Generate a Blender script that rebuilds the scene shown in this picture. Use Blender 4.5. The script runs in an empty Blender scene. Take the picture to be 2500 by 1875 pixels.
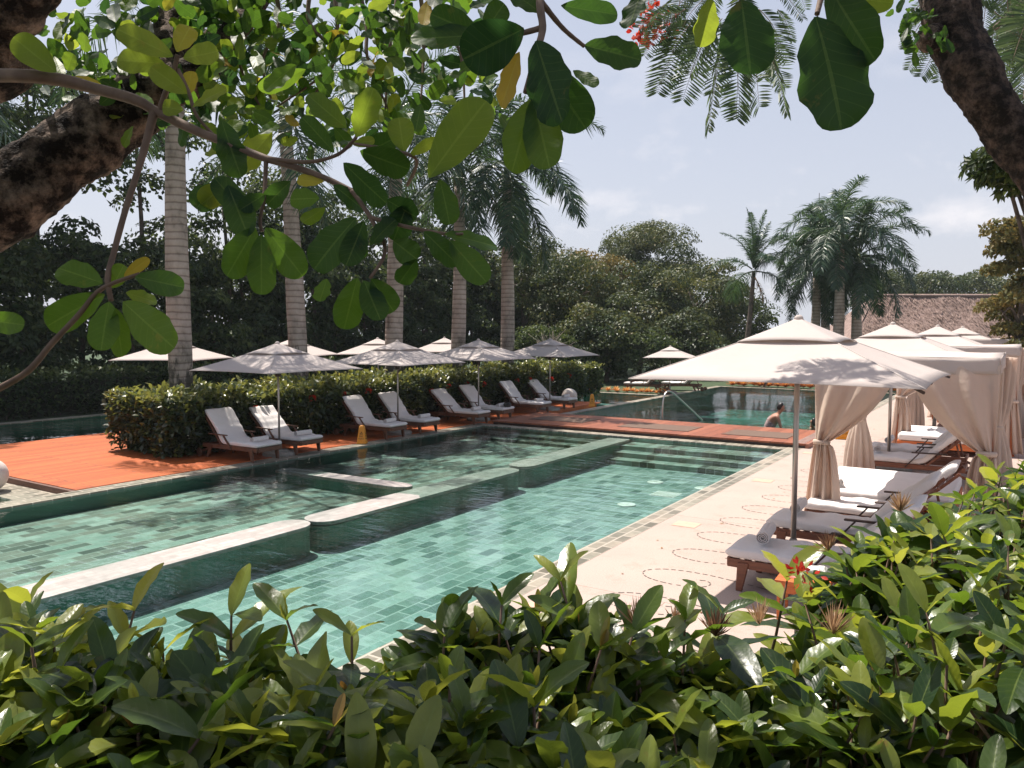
import bpy, bmesh, math, random
import numpy as np
from mathutils import Vector, Matrix

rng = np.random.default_rng(11); random.seed(11)
C = bpy.context.scene.collection
PI = math.pi

# ------------------------------------------------------------------ camera
FPX, CX, CY, H = 1900.0, 1250.0, 937.5, 2.7
PITCH, YAW = math.atan(128 / FPX), math.radians(33.28)
FW = np.array([-math.sin(YAW), math.cos(YAW), 0.0]); RT = np.array([math.cos(YAW), math.sin(YAW), 0.0])
UP = np.array([0, 0, 1.0])
def ray(px, py):
    x = (px - CX) / FPX; y = -(py - CY) / FPX
    return FW * (math.cos(PITCH) + y * math.sin(PITCH)) + RT * x + UP * (-math.sin(PITCH) + y * math.cos(PITCH))
def AT(px, py, d):
    return np.array([0, 0, H]) + ray(px, py) * d
def DT(x, y, d):                       # the same from 2212-wide pixels
    return AT(x * 1.1302, y * 1.1302, d)
def G(px, py, z=0.0):
    r = ray(px, py); return np.array([0, 0, H]) + r * ((z - H) / r[2])
def AB(a, b, z=0.0):                   # a metres ahead, b metres right of the viewpoint
    return FW * a + RT * b + UP * z
cam = bpy.data.cameras.new('camera'); camo = bpy.data.objects.new('camera', cam); C.objects.link(camo)
cam.sensor_width = 36; cam.lens = FPX / 2500 * 36; cam.clip_start = .05; cam.clip_end = 3000
fdir = FW * math.cos(PITCH) - UP * math.sin(PITCH); udir = FW * math.sin(PITCH) + UP * math.cos(PITCH)
m = Matrix.Identity(4)
for i in range(3):
    m[i][0] = RT[i]; m[i][1] = udir[i]; m[i][2] = -fdir[i]
m[2][3] = H
camo.matrix_world = m
bpy.context.scene.camera = camo

# ------------------------------------------------------------------ tagging
def tag(o, label=None, cat=None, group=None, kind=None):
    if label: o['label'] = label
    if cat: o['category'] = cat
    if group: o['group'] = group
    if kind: o['kind'] = kind
    return o
def empty(name, loc=(0, 0, 0), rz=0.0, label=None, cat=None, group=None):
    o = bpy.data.objects.new(name, None); C.objects.link(o)
    o.location = Vector(loc); o.rotation_euler = (0, 0, rz); o.empty_display_size = .1
    return tag(o, label, cat, group)
def obj(name, me, mat=None, parent=None, smooth=True):
    o = bpy.data.objects.new(name, me); C.objects.link(o)
    if mat: me.materials.append(mat)
    if parent: o.parent = parent
    me.polygons.foreach_set('use_smooth', [smooth] * len(me.polygons))
    return o
def copy_tree(o, parent=None):
    c = o.copy(); C.objects.link(c); c.parent = parent
    for ch in list(o.children): copy_tree(ch, c)
    return c
def bevel(o, w=.006, seg=2):
    b = o.modifiers.new('bevel', 'BEVEL'); b.width = w; b.segments = seg; b.limit_method = 'ANGLE'; b.angle_limit = .6
    return o

class MB:
    def __init__(s): s.v = []; s.f = []
    def add(s, vs, fs):
        b = len(s.v); s.v += [tuple(float(c) for c in p) for p in vs]; s.f += [tuple(i + b for i in f) for f in fs]; return s
    def box(s, x0, x1, y0, y1, z0, z1):
        vs = [(x0,y0,z0),(x1,y0,z0),(x1,y1,z0),(x0,y1,z0),(x0,y0,z1),(x1,y0,z1),(x1,y1,z1),(x0,y1,z1)]
        return s.add(vs, [(3,2,1,0),(4,5,6,7),(0,1,5,4),(1,2,6,5),(2,3,7,6),(3,0,4,7)])
    def hexa(s, bot, top):             # two quads of 4 points
        return s.add(list(bot) + list(top), [(3,2,1,0),(4,5,6,7),(0,1,5,4),(1,2,6,5),(2,3,7,6),(3,0,4,7)])
    def quad(s, *p): return s.add(p, [tuple(range(len(p)))])
    def bar(s, a, b, w, h, up=(0, 0, 1)):
        a = np.array(a, float); b = np.array(b, float); d = (b - a) / np.linalg.norm(b - a)
        sd = np.cross(d, up); sd /= np.linalg.norm(sd); u = np.cross(sd, d)
        q = lambda p: [p - sd*w/2 - u*h/2, p + sd*w/2 - u*h/2, p + sd*w/2 + u*h/2, p - sd*w/2 + u*h/2]
        return s.hexa(q(a), q(b))
    def tube(s, pts, rad, n=8, cap=True, wob=0.0):
        pts = np.array(pts, float); k = len(pts)
        rad = np.broadcast_to(np.array(rad, float), (k,))
        T = np.gradient(pts, axis=0); T /= np.linalg.norm(T, axis=1)[:, None] + 1e-9
        ref = np.array([0, 0, 1.0]) if abs(T[0][2]) < .9 else np.array([1.0, 0, 0])
        u = np.cross(T[0], ref); u /= np.linalg.norm(u); vs = []
        for i in range(k):
            u = u - T[i] * np.dot(u, T[i]); u /= np.linalg.norm(u); w = np.cross(T[i], u)
            for j in range(n):
                a = 2 * PI * j / n; r = rad[i] * (1 + wob * rng.normal())
                vs.append(pts[i] + r * (u * math.cos(a) + w * math.sin(a)))
        fs = [(i*n+j, i*n+(j+1) % n, (i+1)*n+(j+1) % n, (i+1)*n+j) for i in range(k-1) for j in range(n)]
        if cap: fs += [tuple(range(n))[::-1], tuple((k-1)*n + j for j in range(n))]
        return s.add(vs, fs)
    def lathe(s, prof, n=24, c=(0, 0, 0)):
        vs = [(c[0] + r*math.cos(2*PI*j/n), c[1] + r*math.sin(2*PI*j/n), c[2] + z) for r, z in prof for j in range(n)]
        k = len(prof); fs = [(i*n+j, i*n+(j+1) % n, (i+1)*n+(j+1) % n, (i+1)*n+j) for i in range(k-1) for j in range(n)]
        fs += [tuple(range(n))[::-1], tuple((k-1)*n + j for j in range(n))]
        return s.add(vs, fs)
    def grid(s, P):                    # P: (r, c, 3)
        r, c = P.shape[:2]
        return s.add(P.reshape(-1, 3), [(i*c+j, i*c+j+1, (i+1)*c+j+1, (i+1)*c+j) for i in range(r-1) for j in range(c-1)])
    def mesh(s, name):
        me = bpy.data.meshes.new(name); me.from_pydata(s.v, [], s.f); me.update(); return me
    def build(s, name, mat, parent=None, smooth=False): return obj(name, s.mesh(name), mat, parent, smooth)

def spline(pts, n):
    pts = np.array(pts, float); k = len(pts); t = np.linspace(0, k - 1, n); out = []
    for x in t:
        i = min(int(x), k - 2); f = x - i
        p0, p1, p2, p3 = pts[max(i-1, 0)], pts[i], pts[i+1], pts[min(i+2, k-1)]
        out.append(.5 * (2*p1 + (p2-p0)*f + (2*p0-5*p1+4*p2-p3)*f*f + (-p0+3*p1-3*p2+p3)*f**3))
    return np.array(out)

def fast_mesh(name, V, F, attrs=None):
    """V (n,3), F (m,k) same-size faces, attrs {name: per-vertex floats}"""
    me = bpy.data.meshes.new(name); n, (mf, k) = len(V), F.shape
    me.vertices.add(n); me.vertices.foreach_set('co', np.asarray(V, np.float32).ravel())
    me.loops.add(mf * k); me.loops.foreach_set('vertex_index', np.asarray(F, np.int32).ravel())
    me.polygons.add(mf); me.polygons.foreach_set('loop_start', np.arange(0, mf * k, k, dtype=np.int32))
    for a, d in (attrs or {}).items():
        at = me.attributes.new(a, 'FLOAT', 'POINT'); at.data.foreach_set('value', np.asarray(d, np.float32).ravel())
    me.update(); me.validate(); return me
def nrm(a): return a / (np.linalg.norm(a, axis=-1, keepdims=True) + 1e-9)

def leaves(name, B, D, N, L, W, V, mat, parent=None, K=.15, nt=6, nu=3, prof=(.8, .6), fold=.15, smooth=True, tw=None, wav=0.0):
    """many leaf blades in one mesh: base B, axis D, facing N, length L, half width W, colour value V, droop K"""
    n = len(B); D = nrm(D); N = nrm(N - D * np.sum(N * D, 1)[:, None]); S = np.cross(D, N)
    L = np.broadcast_to(L, (n,)); W = np.broadcast_to(W, (n,)); V = np.broadcast_to(V, (n,)); K = np.broadcast_to(K, (n,))
    t = np.linspace(0, 1, nt); t = t if nt < 8 else (1 - np.cos(PI * t)) / 2; a, b = prof; w = t**a * (1 - t)**b; w = w / w.max(); w[0] = .06; w[-1] = .0 if nt > 3 else 0
    u = np.linspace(-1, 1, nu); th = (np.zeros(n) if tw is None else tw)[:, None] * t[None]; cs, sn = np.cos(th)[:, :, None, None], np.sin(th)[:, :, None, None]
    Sx = S[:, None, None] * cs + N[:, None, None] * sn; Nx = N[:, None, None] * cs - S[:, None, None] * sn
    P = (B[:, None, None] + D[:, None, None] * (L[:, None] * t)[:, :, None, None]
         + Sx * (W[:, None, None] * w[None, :, None] * u[None, None])[..., None] + Nx * (wav * W[:, None, None] * (w[None, :, None] * np.sin(t * 17)[None, :, None] * (np.abs(u)**2)[None, None]))[..., None]
         + N[:, None, None] * ((fold * W[:, None, None] * w[None, :, None] * np.abs(u)[None, None]) - (K * L)[:, None, None] * (t**2)[None, :, None])[..., None])
    idx = np.arange(nt * nu).reshape(nt, nu)
    f = np.stack([idx[:-1, :-1], idx[:-1, 1:], idx[1:, 1:], idx[1:, :-1]], -1).reshape(-1, 4)
    F = (f[None] + (np.arange(n) * nt * nu)[:, None, None]).reshape(-1, 4)
    at = {'v': np.repeat(V, nt * nu), 'lu': np.tile(np.tile(u, nt), n), 'lv': np.tile(np.repeat(t, nu), n)}
    return obj(name, fast_mesh(name, P.reshape(-1, 3), F, at), mat, parent, smooth)

def diamonds(name, B, D, N, L, W, V, mat, parent=None, fold=.25):
    n = len(B); D = nrm(D); N = nrm(N - D * np.sum(N * D, 1)[:, None]); S = np.cross(D, N)
    L = np.broadcast_to(L, (n,))[:, None]; W = np.broadcast_to(W, (n,))[:, None]; V = np.broadcast_to(V, (n,))
    P = np.stack([B, B + D*L*.45 + S*W + N*W*fold, B + D*L - N*L*.12, B + D*L*.45 - S*W + N*W*fold], 1)
    f = np.array([[0, 1, 2], [0, 2, 3]]); F = (f[None] + (np.arange(n) * 4)[:, None, None]).reshape(-1, 3)
    return obj(name, fast_mesh(name, P.reshape(-1, 3), F, {'v': np.repeat(V, 4)}), mat, parent, False)

def rand_dir(n):
    return nrm(rng.normal(size=(n, 3)))
def clumps(n, k, rad, c=(0, 0, 0), cr=.35, low=-.5):
    """points and outward directions of leaves in k clumps spread over an ellipsoid of radii rad"""
    cd = rand_dir(k * 3); cd = cd[cd[:, 2] > low][:k]; k = len(cd)
    rr = rng.uniform(.55, 1.0, (k, 1)); cc = cd * rr * np.array(rad) * .86; size = rng.uniform(.6, 1.25, k) * cr
    tone = rng.normal(0, .16, k)
    i = rng.integers(0, k, n); d = rand_dir(n); d[:, 2] = np.abs(d[:, 2]) * .9 + d[:, 2] * .1 + .0; d = nrm(d)
    p = cc[i] + d * (size[i] * rng.uniform(.55, 1.1, n)**.5)[:, None] * np.array([1, 1, .75]) * min(rad)
    return p + np.array(c), d, np.clip(.5 + tone[i] + rng.normal(0, .16, n), 0, 1)

# ------------------------------------------------------------------ materials
MATS = {}
def nodes(name):
    mt = bpy.data.materials.new(name); mt.use_nodes = True; nt = mt.node_tree
    for n in list(nt.nodes): nt.nodes.remove(n)
    out = nt.nodes.new('ShaderNodeOutputMaterial'); MATS[name] = mt
    return mt, nt, out
def ramp(nt, fac, stops, interp='LINEAR'):
    r = nt.nodes.new('ShaderNodeValToRGB'); r.color_ramp.interpolation = interp; e = r.color_ramp.elements
    while len(e) < len(stops): e.new(.5)
    for x, (p, c) in zip(e, stops): x.position = p; x.color = (*c, 1)
    nt.links.new(fac, r.inputs['Fac']); return r.outputs['Color']
def coords(nt, kind='Object', scale=(1, 1, 1), rot=(0, 0, 0)):
    tc = nt.nodes.new('ShaderNodeTexCoord'); mp = nt.nodes.new('ShaderNodeMapping')
    mp.inputs['Scale'].default_value = scale; mp.inputs['Rotation'].default_value = rot
    nt.links.new(tc.outputs[kind], mp.inputs['Vector']); return mp.outputs['Vector']
def wcoords(nt, scale=(1, 1, 1), rot=(0, 0, 0)):
    g = nt.nodes.new('ShaderNodeNewGeometry'); mp = nt.nodes.new('ShaderNodeMapping')
    mp.inputs['Scale'].default_value = scale; mp.inputs['Rotation'].default_value = rot
    nt.links.new(g.outputs['Position'], mp.inputs['Vector']); return mp.outputs['Vector']
def noise(nt, vec, scale=5, detail=4, rough=.55):
    n = nt.nodes.new('ShaderNodeTexNoise'); n.inputs['Scale'].default_value = scale; n.inputs['Detail'].default_value = detail
    n.inputs['Roughness'].default_value = rough; nt.links.new(vec, n.inputs['Vector']); return n.outputs['Fac']
def bumpn(nt, h, strength=.3, dist=.01):
    b = nt.nodes.new('ShaderNodeBump'); b.inputs['Strength'].default_value = strength; b.inputs['Distance'].default_value = dist
    nt.links.new(h, b.inputs['Height']); return b.outputs['Normal']
def bsdf(nt, out, col=None, rough=.6, metal=0, normal=None, spec=.5, trans=None, tfac=.0):
    b = nt.nodes.new('ShaderNodeBsdfPrincipled'); b.inputs['Roughness'].default_value = rough; b.inputs['Metallic'].default_value = metal
    b.inputs['Specular IOR Level'].default_value = spec
    if isinstance(col, tuple): b.inputs['Base Color'].default_value = (*col, 1)
    elif col is not None: nt.links.new(col, b.inputs['Base Color'])
    if normal is not None: nt.links.new(normal, b.inputs['Normal'])
    last = b.outputs['BSDF']
    if tfac:
        t = nt.nodes.new('ShaderNodeBsdfTranslucent'); mx = nt.nodes.new('ShaderNodeMixShader'); mx.inputs[0].default_value = tfac
        if isinstance(trans, tuple): t.inputs['Color'].default_value = (*trans, 1)
        else: nt.links.new(trans, t.inputs['Color'])
        if normal is not None: nt.links.new(normal, t.inputs['Normal'])
        nt.links.new(last, mx.inputs[1]); nt.links.new(t.outputs['BSDF'], mx.inputs[2]); last = mx.outputs['Shader']
    nt.links.new(last, out.inputs['Surface']); return b
def simple(name, c1, c2=None, scale=6, rough=.6, bump=0, bscale=60, dist=.004, metal=0, stretch=(1, 1, 1), spec=.5, tfac=0, trans=None, world=False):
    mt, nt, out = nodes(name); v = wcoords(nt, stretch) if world else coords(nt, 'Object', stretch)
    c2 = c2 or tuple(x * .82 for x in c1)
    col = ramp(nt, noise(nt, v, scale), [(.3, c2), (.7, c1)])
    nm = bumpn(nt, noise(nt, v, bscale, 3), bump, dist) if bump else None
    bsdf(nt, out, col, rough, metal, nm, spec, trans or c1, tfac); return mt
def foliage(name, stops, tstops, tfac=.4, rough=.42, spec=.35, veins=False):
    mt, nt, out = nodes(name); a = nt.nodes.new('ShaderNodeAttribute'); a.attribute_name = 'v'
    col = ramp(nt, a.outputs['Fac'], stops); tcol = ramp(nt, a.outputs['Fac'], tstops); nm = None
    if veins:
        lu = nt.nodes.new('ShaderNodeAttribute'); lu.attribute_name = 'lu'; lv = nt.nodes.new('ShaderNodeAttribute'); lv.attribute_name = 'lv'
        def mth(op, x, y=0.0):
            n = nt.nodes.new('ShaderNodeMath'); n.operation = op
            for i, q in enumerate((x, y)):
                if isinstance(q, (int, float)): n.inputs[i].default_value = q
                else: nt.links.new(q, n.inputs[i])
            return n.outputs[0]
        au = mth('ABSOLUTE', lu.outputs['Fac']); ph = mth('SUBTRACT', mth('MULTIPLY', lv.outputs['Fac'], 9.0), mth('MULTIPLY', au, 1.7))
        side = mth('ABSOLUTE', mth('SUBTRACT', mth('FRACT', ph), .5)); vein = mth('LESS_THAN', side, .05); mid = mth('LESS_THAN', au, .055)
        nz = noise(nt, coords(nt, 'Object'), 25, 4)
        f = mth('ADD', mth('MULTIPLY', mid, .33), mth('MULTIPLY', vein, .13))
        mx = nt.nodes.new('ShaderNodeMix'); mx.data_type = 'RGBA'; nt.links.new(f, mx.inputs['Factor']); nt.links.new(col, mx.inputs[6]); mx.inputs[7].default_value = (.28, .36, .1, 1)
        m2 = nt.nodes.new('ShaderNodeMix'); m2.data_type = 'RGBA'; m2.blend_type = 'MULTIPLY'; m2.inputs['Factor'].default_value = .55
        nt.links.new(mx.outputs[2], m2.inputs[6]); nt.links.new(ramp(nt, nz, [(.3, (.55, .6, .5)), (.7, (1.25, 1.15, 1.1))]), m2.inputs[7]); col = m2.outputs[2]
        sp_n = noise(nt, coords(nt, 'Object'), 16, 5, .7); m3 = nt.nodes.new('ShaderNodeMix'); m3.data_type = 'RGBA'; nt.links.new(ramp(nt, sp_n, [(.63, (0, 0, 0)), (.70, (.75,) * 3)]), m3.inputs['Factor']); nt.links.new(col, m3.inputs[6]); m3.inputs[7].default_value = (.20, .115, .035, 1); col = m3.outputs[2]
        nm = bumpn(nt, mth('ADD', mth('MULTIPLY', side, .3), mth('ADD', mth('MINIMUM', au, .3), mth('MULTIPLY', noise(nt, coords(nt, 'Object'), 60, 2), .8))), .3, .003)
    bsdf(nt, out, col, rough, 0, nm, spec, tcol, tfac); return mt
def brick(nt, vec, w, h, mortar=.012):
    b = nt.nodes.new('ShaderNodeTexBrick'); b.inputs['Color1'].default_value = (0, 0, 0, 1); b.inputs['Color2'].default_value = (1, 1, 1, 1)
    b.inputs['Mortar'].default_value = (.5, .5, .5, 1); b.inputs['Scale'].default_value = 1; b.inputs['Mortar Size'].default_value = mortar
    b.inputs['Brick Width'].default_value = w; b.inputs['Row Height'].default_value = h; nt.links.new(vec, b.inputs['Vector']); return b
def tiles(name, stops, mortar, w=.36, h=.2, rough=.5, msize=.012):
    mt, nt, out = nodes(name); v = wcoords(nt, (1, 1, 1), (0, 0, PI / 2)); b = brick(nt, v, w, h, msize)
    col = ramp(nt, b.outputs['Color'], stops); nz = noise(nt, wcoords(nt), 9, 5)
    m0 = nt.nodes.new('ShaderNodeMix'); m0.data_type = 'RGBA'; m0.blend_type = 'MULTIPLY'; m0.inputs['Factor'].default_value = .8; nt.links.new(col, m0.inputs[6]); nt.links.new(ramp(nt, noise(nt, wcoords(nt), .7, 3), [(.34, (.66, .74, .72)), (.66, (1.14, 1.06, 1.05))]), m0.inputs[7]); col = m0.outputs[2]
    m1 = nt.nodes.new('ShaderNodeMix'); m1.data_type = 'RGBA'; m1.blend_type = 'MULTIPLY'; m1.inputs['Factor'].default_value = .6
    nt.links.new(col, m1.inputs[6]); nt.links.new(ramp(nt, nz, [(.3, (.7, .7, .7)), (.7, (1.2, 1.2, 1.2))]), m1.inputs[7])
    m2 = nt.nodes.new('ShaderNodeMix'); m2.data_type = 'RGBA'; nt.links.new(b.outputs['Fac'], m2.inputs['Factor']); nt.links.new(m1.outputs[2], m2.inputs[6]); m2.inputs[7].default_value = (*mortar, 1)
    bsdf(nt, out, m2.outputs[2], rough); return mt
def planks(name, stops, pw=.14, rough=.5, along='y', plen=2.4):
    """deck boards running along world x or y with dark gaps"""
    mt, nt, out = nodes(name); v = wcoords(nt, (1, 1, 1), (0, 0, PI / 2 if along == 'y' else 0)); b = brick(nt, v, plen, pw, .006)
    col = ramp(nt, b.outputs['Color'], stops); st = (14, 1.1, 1) if along == 'y' else (1.1, 14, 1)
    nz = noise(nt, wcoords(nt, st), 3, 6, .7)
    m1 = nt.nodes.new('ShaderNodeMix'); m1.data_type = 'RGBA'; m1.blend_type = 'MULTIPLY'; m1.inputs['Factor'].default_value = .8
    nt.links.new(col, m1.inputs[6]); nt.links.new(ramp(nt, nz, [(.32, (.55, .5, .48)), (.62, (1.15, 1.12, 1.1))]), m1.inputs[7])
    m2 = nt.nodes.new('ShaderNodeMix'); m2.data_type = 'RGBA'; nt.links.new(b.outputs['Fac'], m2.inputs['Factor']); nt.links.new(m1.outputs[2], m2.inputs[6]); m2.inputs[7].default_value = (.05, .015, .008, 1)
    bsdf(nt, out, m2.outputs[2], rough, 0, bumpn(nt, b.outputs['Fac'], .5, -.004)); return mt

canvas_m = simple('canvas', (.70, .63, .595), (.64, .57, .54), 1.6, .85, .35, 3.2, .03, tfac=.34, trans=(.7, .62, .56))
curtain_m = simple('curtain', (.79, .675, .575), (.73, .615, .525), 2, .9, .7, 6, .02, tfac=.38, trans=(.85, .66, .54))
cushion_m = simple('cushion', (.82, .78, .76), (.76, .72, .70), 3, .85, .45, 5, .03)
towel_m = simple('towel', (.78, .74, .72), (.70, .66, .64), 30, .95, .6, 180, .004)
teak_m = simple('teak', (.17, .07, .035), (.085, .035, .02), 4, .5, .15, 40, .002, stretch=(1, 9, 9))
dark_teak_m = simple('dark_teak', (.06, .03, .022), (.03, .016, .012), 4, .45, .1, 40, .002, stretch=(1, 9, 9))
orange_wood_m = simple('orange_wood', (.62, .17, .04), (.42, .10, .025), 5, .5, .15, 40, .002, stretch=(1, 8, 8))
steel_m = simple('steel', (.62, .58, .55), (.5, .47, .45), 8, .3, metal=1)
pole_m = simple('pole_metal', (.5, .45, .41), (.42, .38, .35), 8, .35, metal=.75)
stone_base_m = simple('base_stone', (.33, .31, .28), (.22, .21, .19), 14, .85, .4, 90, .004)
rubber_m = simple('rubber', (.03, .028, .026), (.02, .02, .02), 10, .7)
sphere_m = simple('globe', (.74, .66, .6), (.66, .58, .52), 4, .6, .1, 60, .002)
sign_m = simple('sign_plastic', (.80, .33, .02), (.72, .28, .015), 6, .4)
ink_m = simple('sign_ink', (.03, .012, .008), (.02, .01, .006), 6, .6)
mat_m = simple('rubber_mat', (.17, .105, .075), (.12, .075, .055), 30, .9, .5, 200, .003)
pavem = None
def pave_mat():
    mt, nt, out = nodes('pink_paving'); v = wcoords(nt)
    big = ramp(nt, noise(nt, v, .9, 5), [(.3, (.415, .325, .285)), (.7, (.46, .365, .32))])
    fine = ramp(nt, noise(nt, v, 70, 3), [(.35, (.82, .80, .78)), (.65, (1.08, 1.06, 1.05))])
    mx = nt.nodes.new('ShaderNodeMix'); mx.data_type = 'RGBA'; mx.blend_type = 'MULTIPLY'; mx.inputs['Factor'].default_value = .8
    nt.links.new(big, mx.inputs[6]); nt.links.new(fine, mx.inputs[7])
    st = nt.nodes.new('ShaderNodeMix'); st.data_type = 'RGBA'; st.blend_type = 'MULTIPLY'; st.inputs['Factor'].default_value = 1; nt.links.new(mx.outputs[2], st.inputs[6]); nt.links.new(ramp(nt, noise(nt, v, 2.6, 7, .7), [(.30, (.86, .83, .80)), (.46, (1, 1, 1))]), st.inputs[7]); mx = st
    b = brick(nt, v, 2.9, 3.6, .005); m2 = nt.nodes.new('ShaderNodeMix'); m2.data_type = 'RGBA'
    nt.links.new(b.outputs['Fac'], m2.inputs['Factor']); nt.links.new(mx.outputs[2], m2.inputs[6]); m2.inputs[7].default_value = (.22, .15, .12, 1)
    bsdf(nt, out, m2.outputs[2], .75, 0, bumpn(nt, noise(nt, v, 120, 2), .2, .003)); return mt
pavem = pave_mat()
GR = [(.0, (.05, .065, .055)), (.14, (.13, .15, .125)), (.3, (.21, .21, .18)), (.5, (.25, .255, .215)), (.66, (.24, .31, .27)), (.82, (.33, .42, .37)), (1., (.40, .47, .43))]
floor_m = tiles('pool_tile', GR, (.33, .36, .32))
GR2 = [(.0, (.06, .13, .11)), (.15, (.11, .20, .175)), (.35, (.18, .265, .24)), (.6, (.20, .30, .28)), (.8, (.245, .355, .33)), (1., (.33, .43, .40))]
floor2_m = tiles('deep_pool_tile', GR2, (.29, .37, .345))
DK = [(.0, (.05, .17, .14)), (.5, (.08, .24, .20)), (1., (.12, .30, .26))]
dark_floor_m = tiles('dark_pool_tile', DK, (.05, .12, .1))
wallt_m = tiles('wall_tile', [(.0, (.06, .20, .155)), (.5, (.09, .27, .21)), (1., (.13, .32, .26))], (.13, .28, .23))
CP = [(.0, (.14, .125, .09)), (.3, (.23, .21, .165)), (.6, (.31, .275, .215)), (1., (.40, .355, .285))]
coping_m = tiles('coping_tile', CP, (.45, .4, .33), .3, .15, .4)
divider_m = tiles('divider_stone', [(.0, (.40, .36, .335)), (.5, (.46, .42, .395)), (1., (.51, .47, .44))], (.34, .30, .275), .3, .11, .45, .006)
deck_m = planks('deck_board', [(.0, (.40, .085, .016)), (.5, (.49, .112, .022)), (1., (.57, .142, .032))], .14, .5, 'y')
bridge_m = planks('bridge_board', [(.0, (.25, .075, .034)), (.5, (.30, .095, .044)), (1., (.35, .12, .06))], .29, .5, 'y', 30)
edge_wood_m = simple('edge_wood', (.16, .07, .045), (.09, .04, .028), 3, .6, .2, 30, .003, stretch=(9, 1, 9))
soil_m = simple('soil', (.05, .035, .025), (.02, .015, .01), 8, .95, .6, 40, .02)
lawn_m = simple('lawn_ground', (.06, .10, .04), (.03, .05, .022), 3, .95, .6, 60, .03, world=True)
def bark(name, c1, c2, sc=14):
    mt, nt, out = nodes(name); v = coords(nt, 'Object'); a = noise(nt, v, sc, 6, .7); b = noise(nt, v, sc * 3.5, 4, .6)
    col = ramp(nt, a, [(.44, c2), (.55, tuple(.4 * p + .6 * q for p, q in zip(c1, c2))), (.68, c1)])
    m_ = nt.nodes.new('ShaderNodeMath'); m_.operation = 'ADD'; nt.links.new(a, m_.inputs[0]); nt.links.new(b, m_.inputs[1])
    bsdf(nt, out, col, .92, 0, bumpn(nt, m_.outputs[0], 1.0, .02), .2); return mt
bark_m = bark('rough_bark', (.30, .215, .165), (.014, .009, .007)) or simple('rough_bark', (.15, .09, .062), (.018, .011, .008), 16, .9, 1.0, 45, .02, stretch=(1, 1, 1))
twig_m = simple('twig_bark', (.20, .125, .085), (.11, .065, .042), 25, .75, .3, 90, .003)
greytrunk_m = simple('grey_bark', (.16, .12, .095), (.055, .042, .035), 7, .9, .8, 30, .02)
thatch_m = simple('thatch', (.33, .235, .205), (.19, .13, .115), 3, .95, .8, 40, .02)
wall_m = simple('plaster', (.5, .42, .36), (.44, .37, .31), 3, .9)
stone_m = simple('garden_stone', (.36, .27, .2), (.22, .16, .12), 6, .9, .8, 20, .03)
def palm_trunk_mat():
    mt, nt, out = nodes('palm_trunk'); v = coords(nt, 'Object')
    w = nt.nodes.new('ShaderNodeTexWave'); w.wave_type = 'BANDS'; w.bands_direction = 'Z'; w.inputs['Scale'].default_value = 1.9
    w.inputs['Distortion'].default_value = 1.2; w.inputs['Detail'].default_value = 2; w.inputs['Detail Scale'].default_value = 1.5; nt.links.new(v, w.inputs['Vector'])
    base = ramp(nt, noise(nt, wcoords(nt, (1, 1, .6)), 2.2, 6, .7), [(.3, (.13, .105, .085)), (.48, (.34, .28, .235)), (.7, (.47, .39, .335))])
    ring = ramp(nt, w.outputs['Fac'], [(.0, (.52, .47, .44)), (.22, (1, 1, 1)), (1., (1.05, 1.05, 1.05))])
    mx = nt.nodes.new('ShaderNodeMix'); mx.data_type = 'RGBA'; mx.blend_type = 'MULTIPLY'; mx.inputs['Factor'].default_value = .9
    nt.links.new(base, mx.inputs[6]); nt.links.new(ring, mx.inputs[7])
    sz = nt.nodes.new('ShaderNodeSeparateXYZ'); nt.links.new(v, sz.inputs[0]); a_ = nt.nodes.new('ShaderNodeMath'); a_.operation = 'MULTIPLY_ADD'
    nt.links.new(noise(nt, wcoords(nt, (1, 1, .35)), 7, 5, .7), a_.inputs[0]); a_.inputs[1].default_value = -3.2; nt.links.new(sz.outputs['Z'], a_.inputs[2])
    ms = nt.nodes.new('ShaderNodeMix'); ms.data_type = 'RGBA'; nt.links.new(ramp(nt, a_.outputs[0], [(.0, (.9,) * 3), (.35, (0, 0, 0))]), ms.inputs['Factor']); nt.links.new(mx.outputs[2], ms.inputs[6]); ms.inputs[7].default_value = (.045, .04, .03, 1)
    bsdf(nt, out, ms.outputs[2], .85, 0, bumpn(nt, w.outputs['Fac'], .5, .015)); return mt
palm_trunk_m = palm_trunk_mat()
crownshaft_m = simple('crownshaft', (.13, .17, .07), (.09, .12, .05), 3, .5)
frond_m = foliage('palm_frond', [(0, (.014, .04, .026)), (.6, (.03, .072, .04)), (1, (.075, .11, .05))], [(0, (.03, .09, .03)), (1, (.14, .22, .06))], .25, .38, .5)
dryfrond_m = foliage('dry_frond', [(0, (.28, .15, .06)), (1, (.5, .3, .14))], [(0, (.4, .2, .08)), (1, (.6, .35, .15))], .3)
wood_leaf_m = foliage('jungle_leaf', [(0, (.010, .022, .010)), (.5, (.03, .055, .02)), (1, (.12, .15, .05))], [(0, (.03, .06, .012)), (1, (.2, .25, .06))], .3, .45, .25)
mid_leaf_m = foliage('tree_leaf', [(0, (.022, .04, .016)), (.55, (.055, .085, .03)), (.85, (.13, .14, .045)), (1, (.22, .17, .06))], [(0, (.04, .07, .016)), (1, (.22, .22, .06))], .3, .45, .4)
gold_leaf_m = foliage('golden_leaf', [(0, (.035, .05, .014)), (.5, (.09, .10, .026)), (1, (.24, .18, .06))], [(0, (.12, .1, .02)), (1, (.35, .22, .06))], .35, .5, .3)
hedge_leaf_m = foliage('hedge_leaf', [(0, (.010, .022, .009)), (.45, (.03, .058, .018)), (.75, (.11, .145, .04)), (1, (.30, .28, .085))], [(0, (.03, .06, .01)), (1, (.4, .4, .08))], .32, .34, .6)
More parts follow.
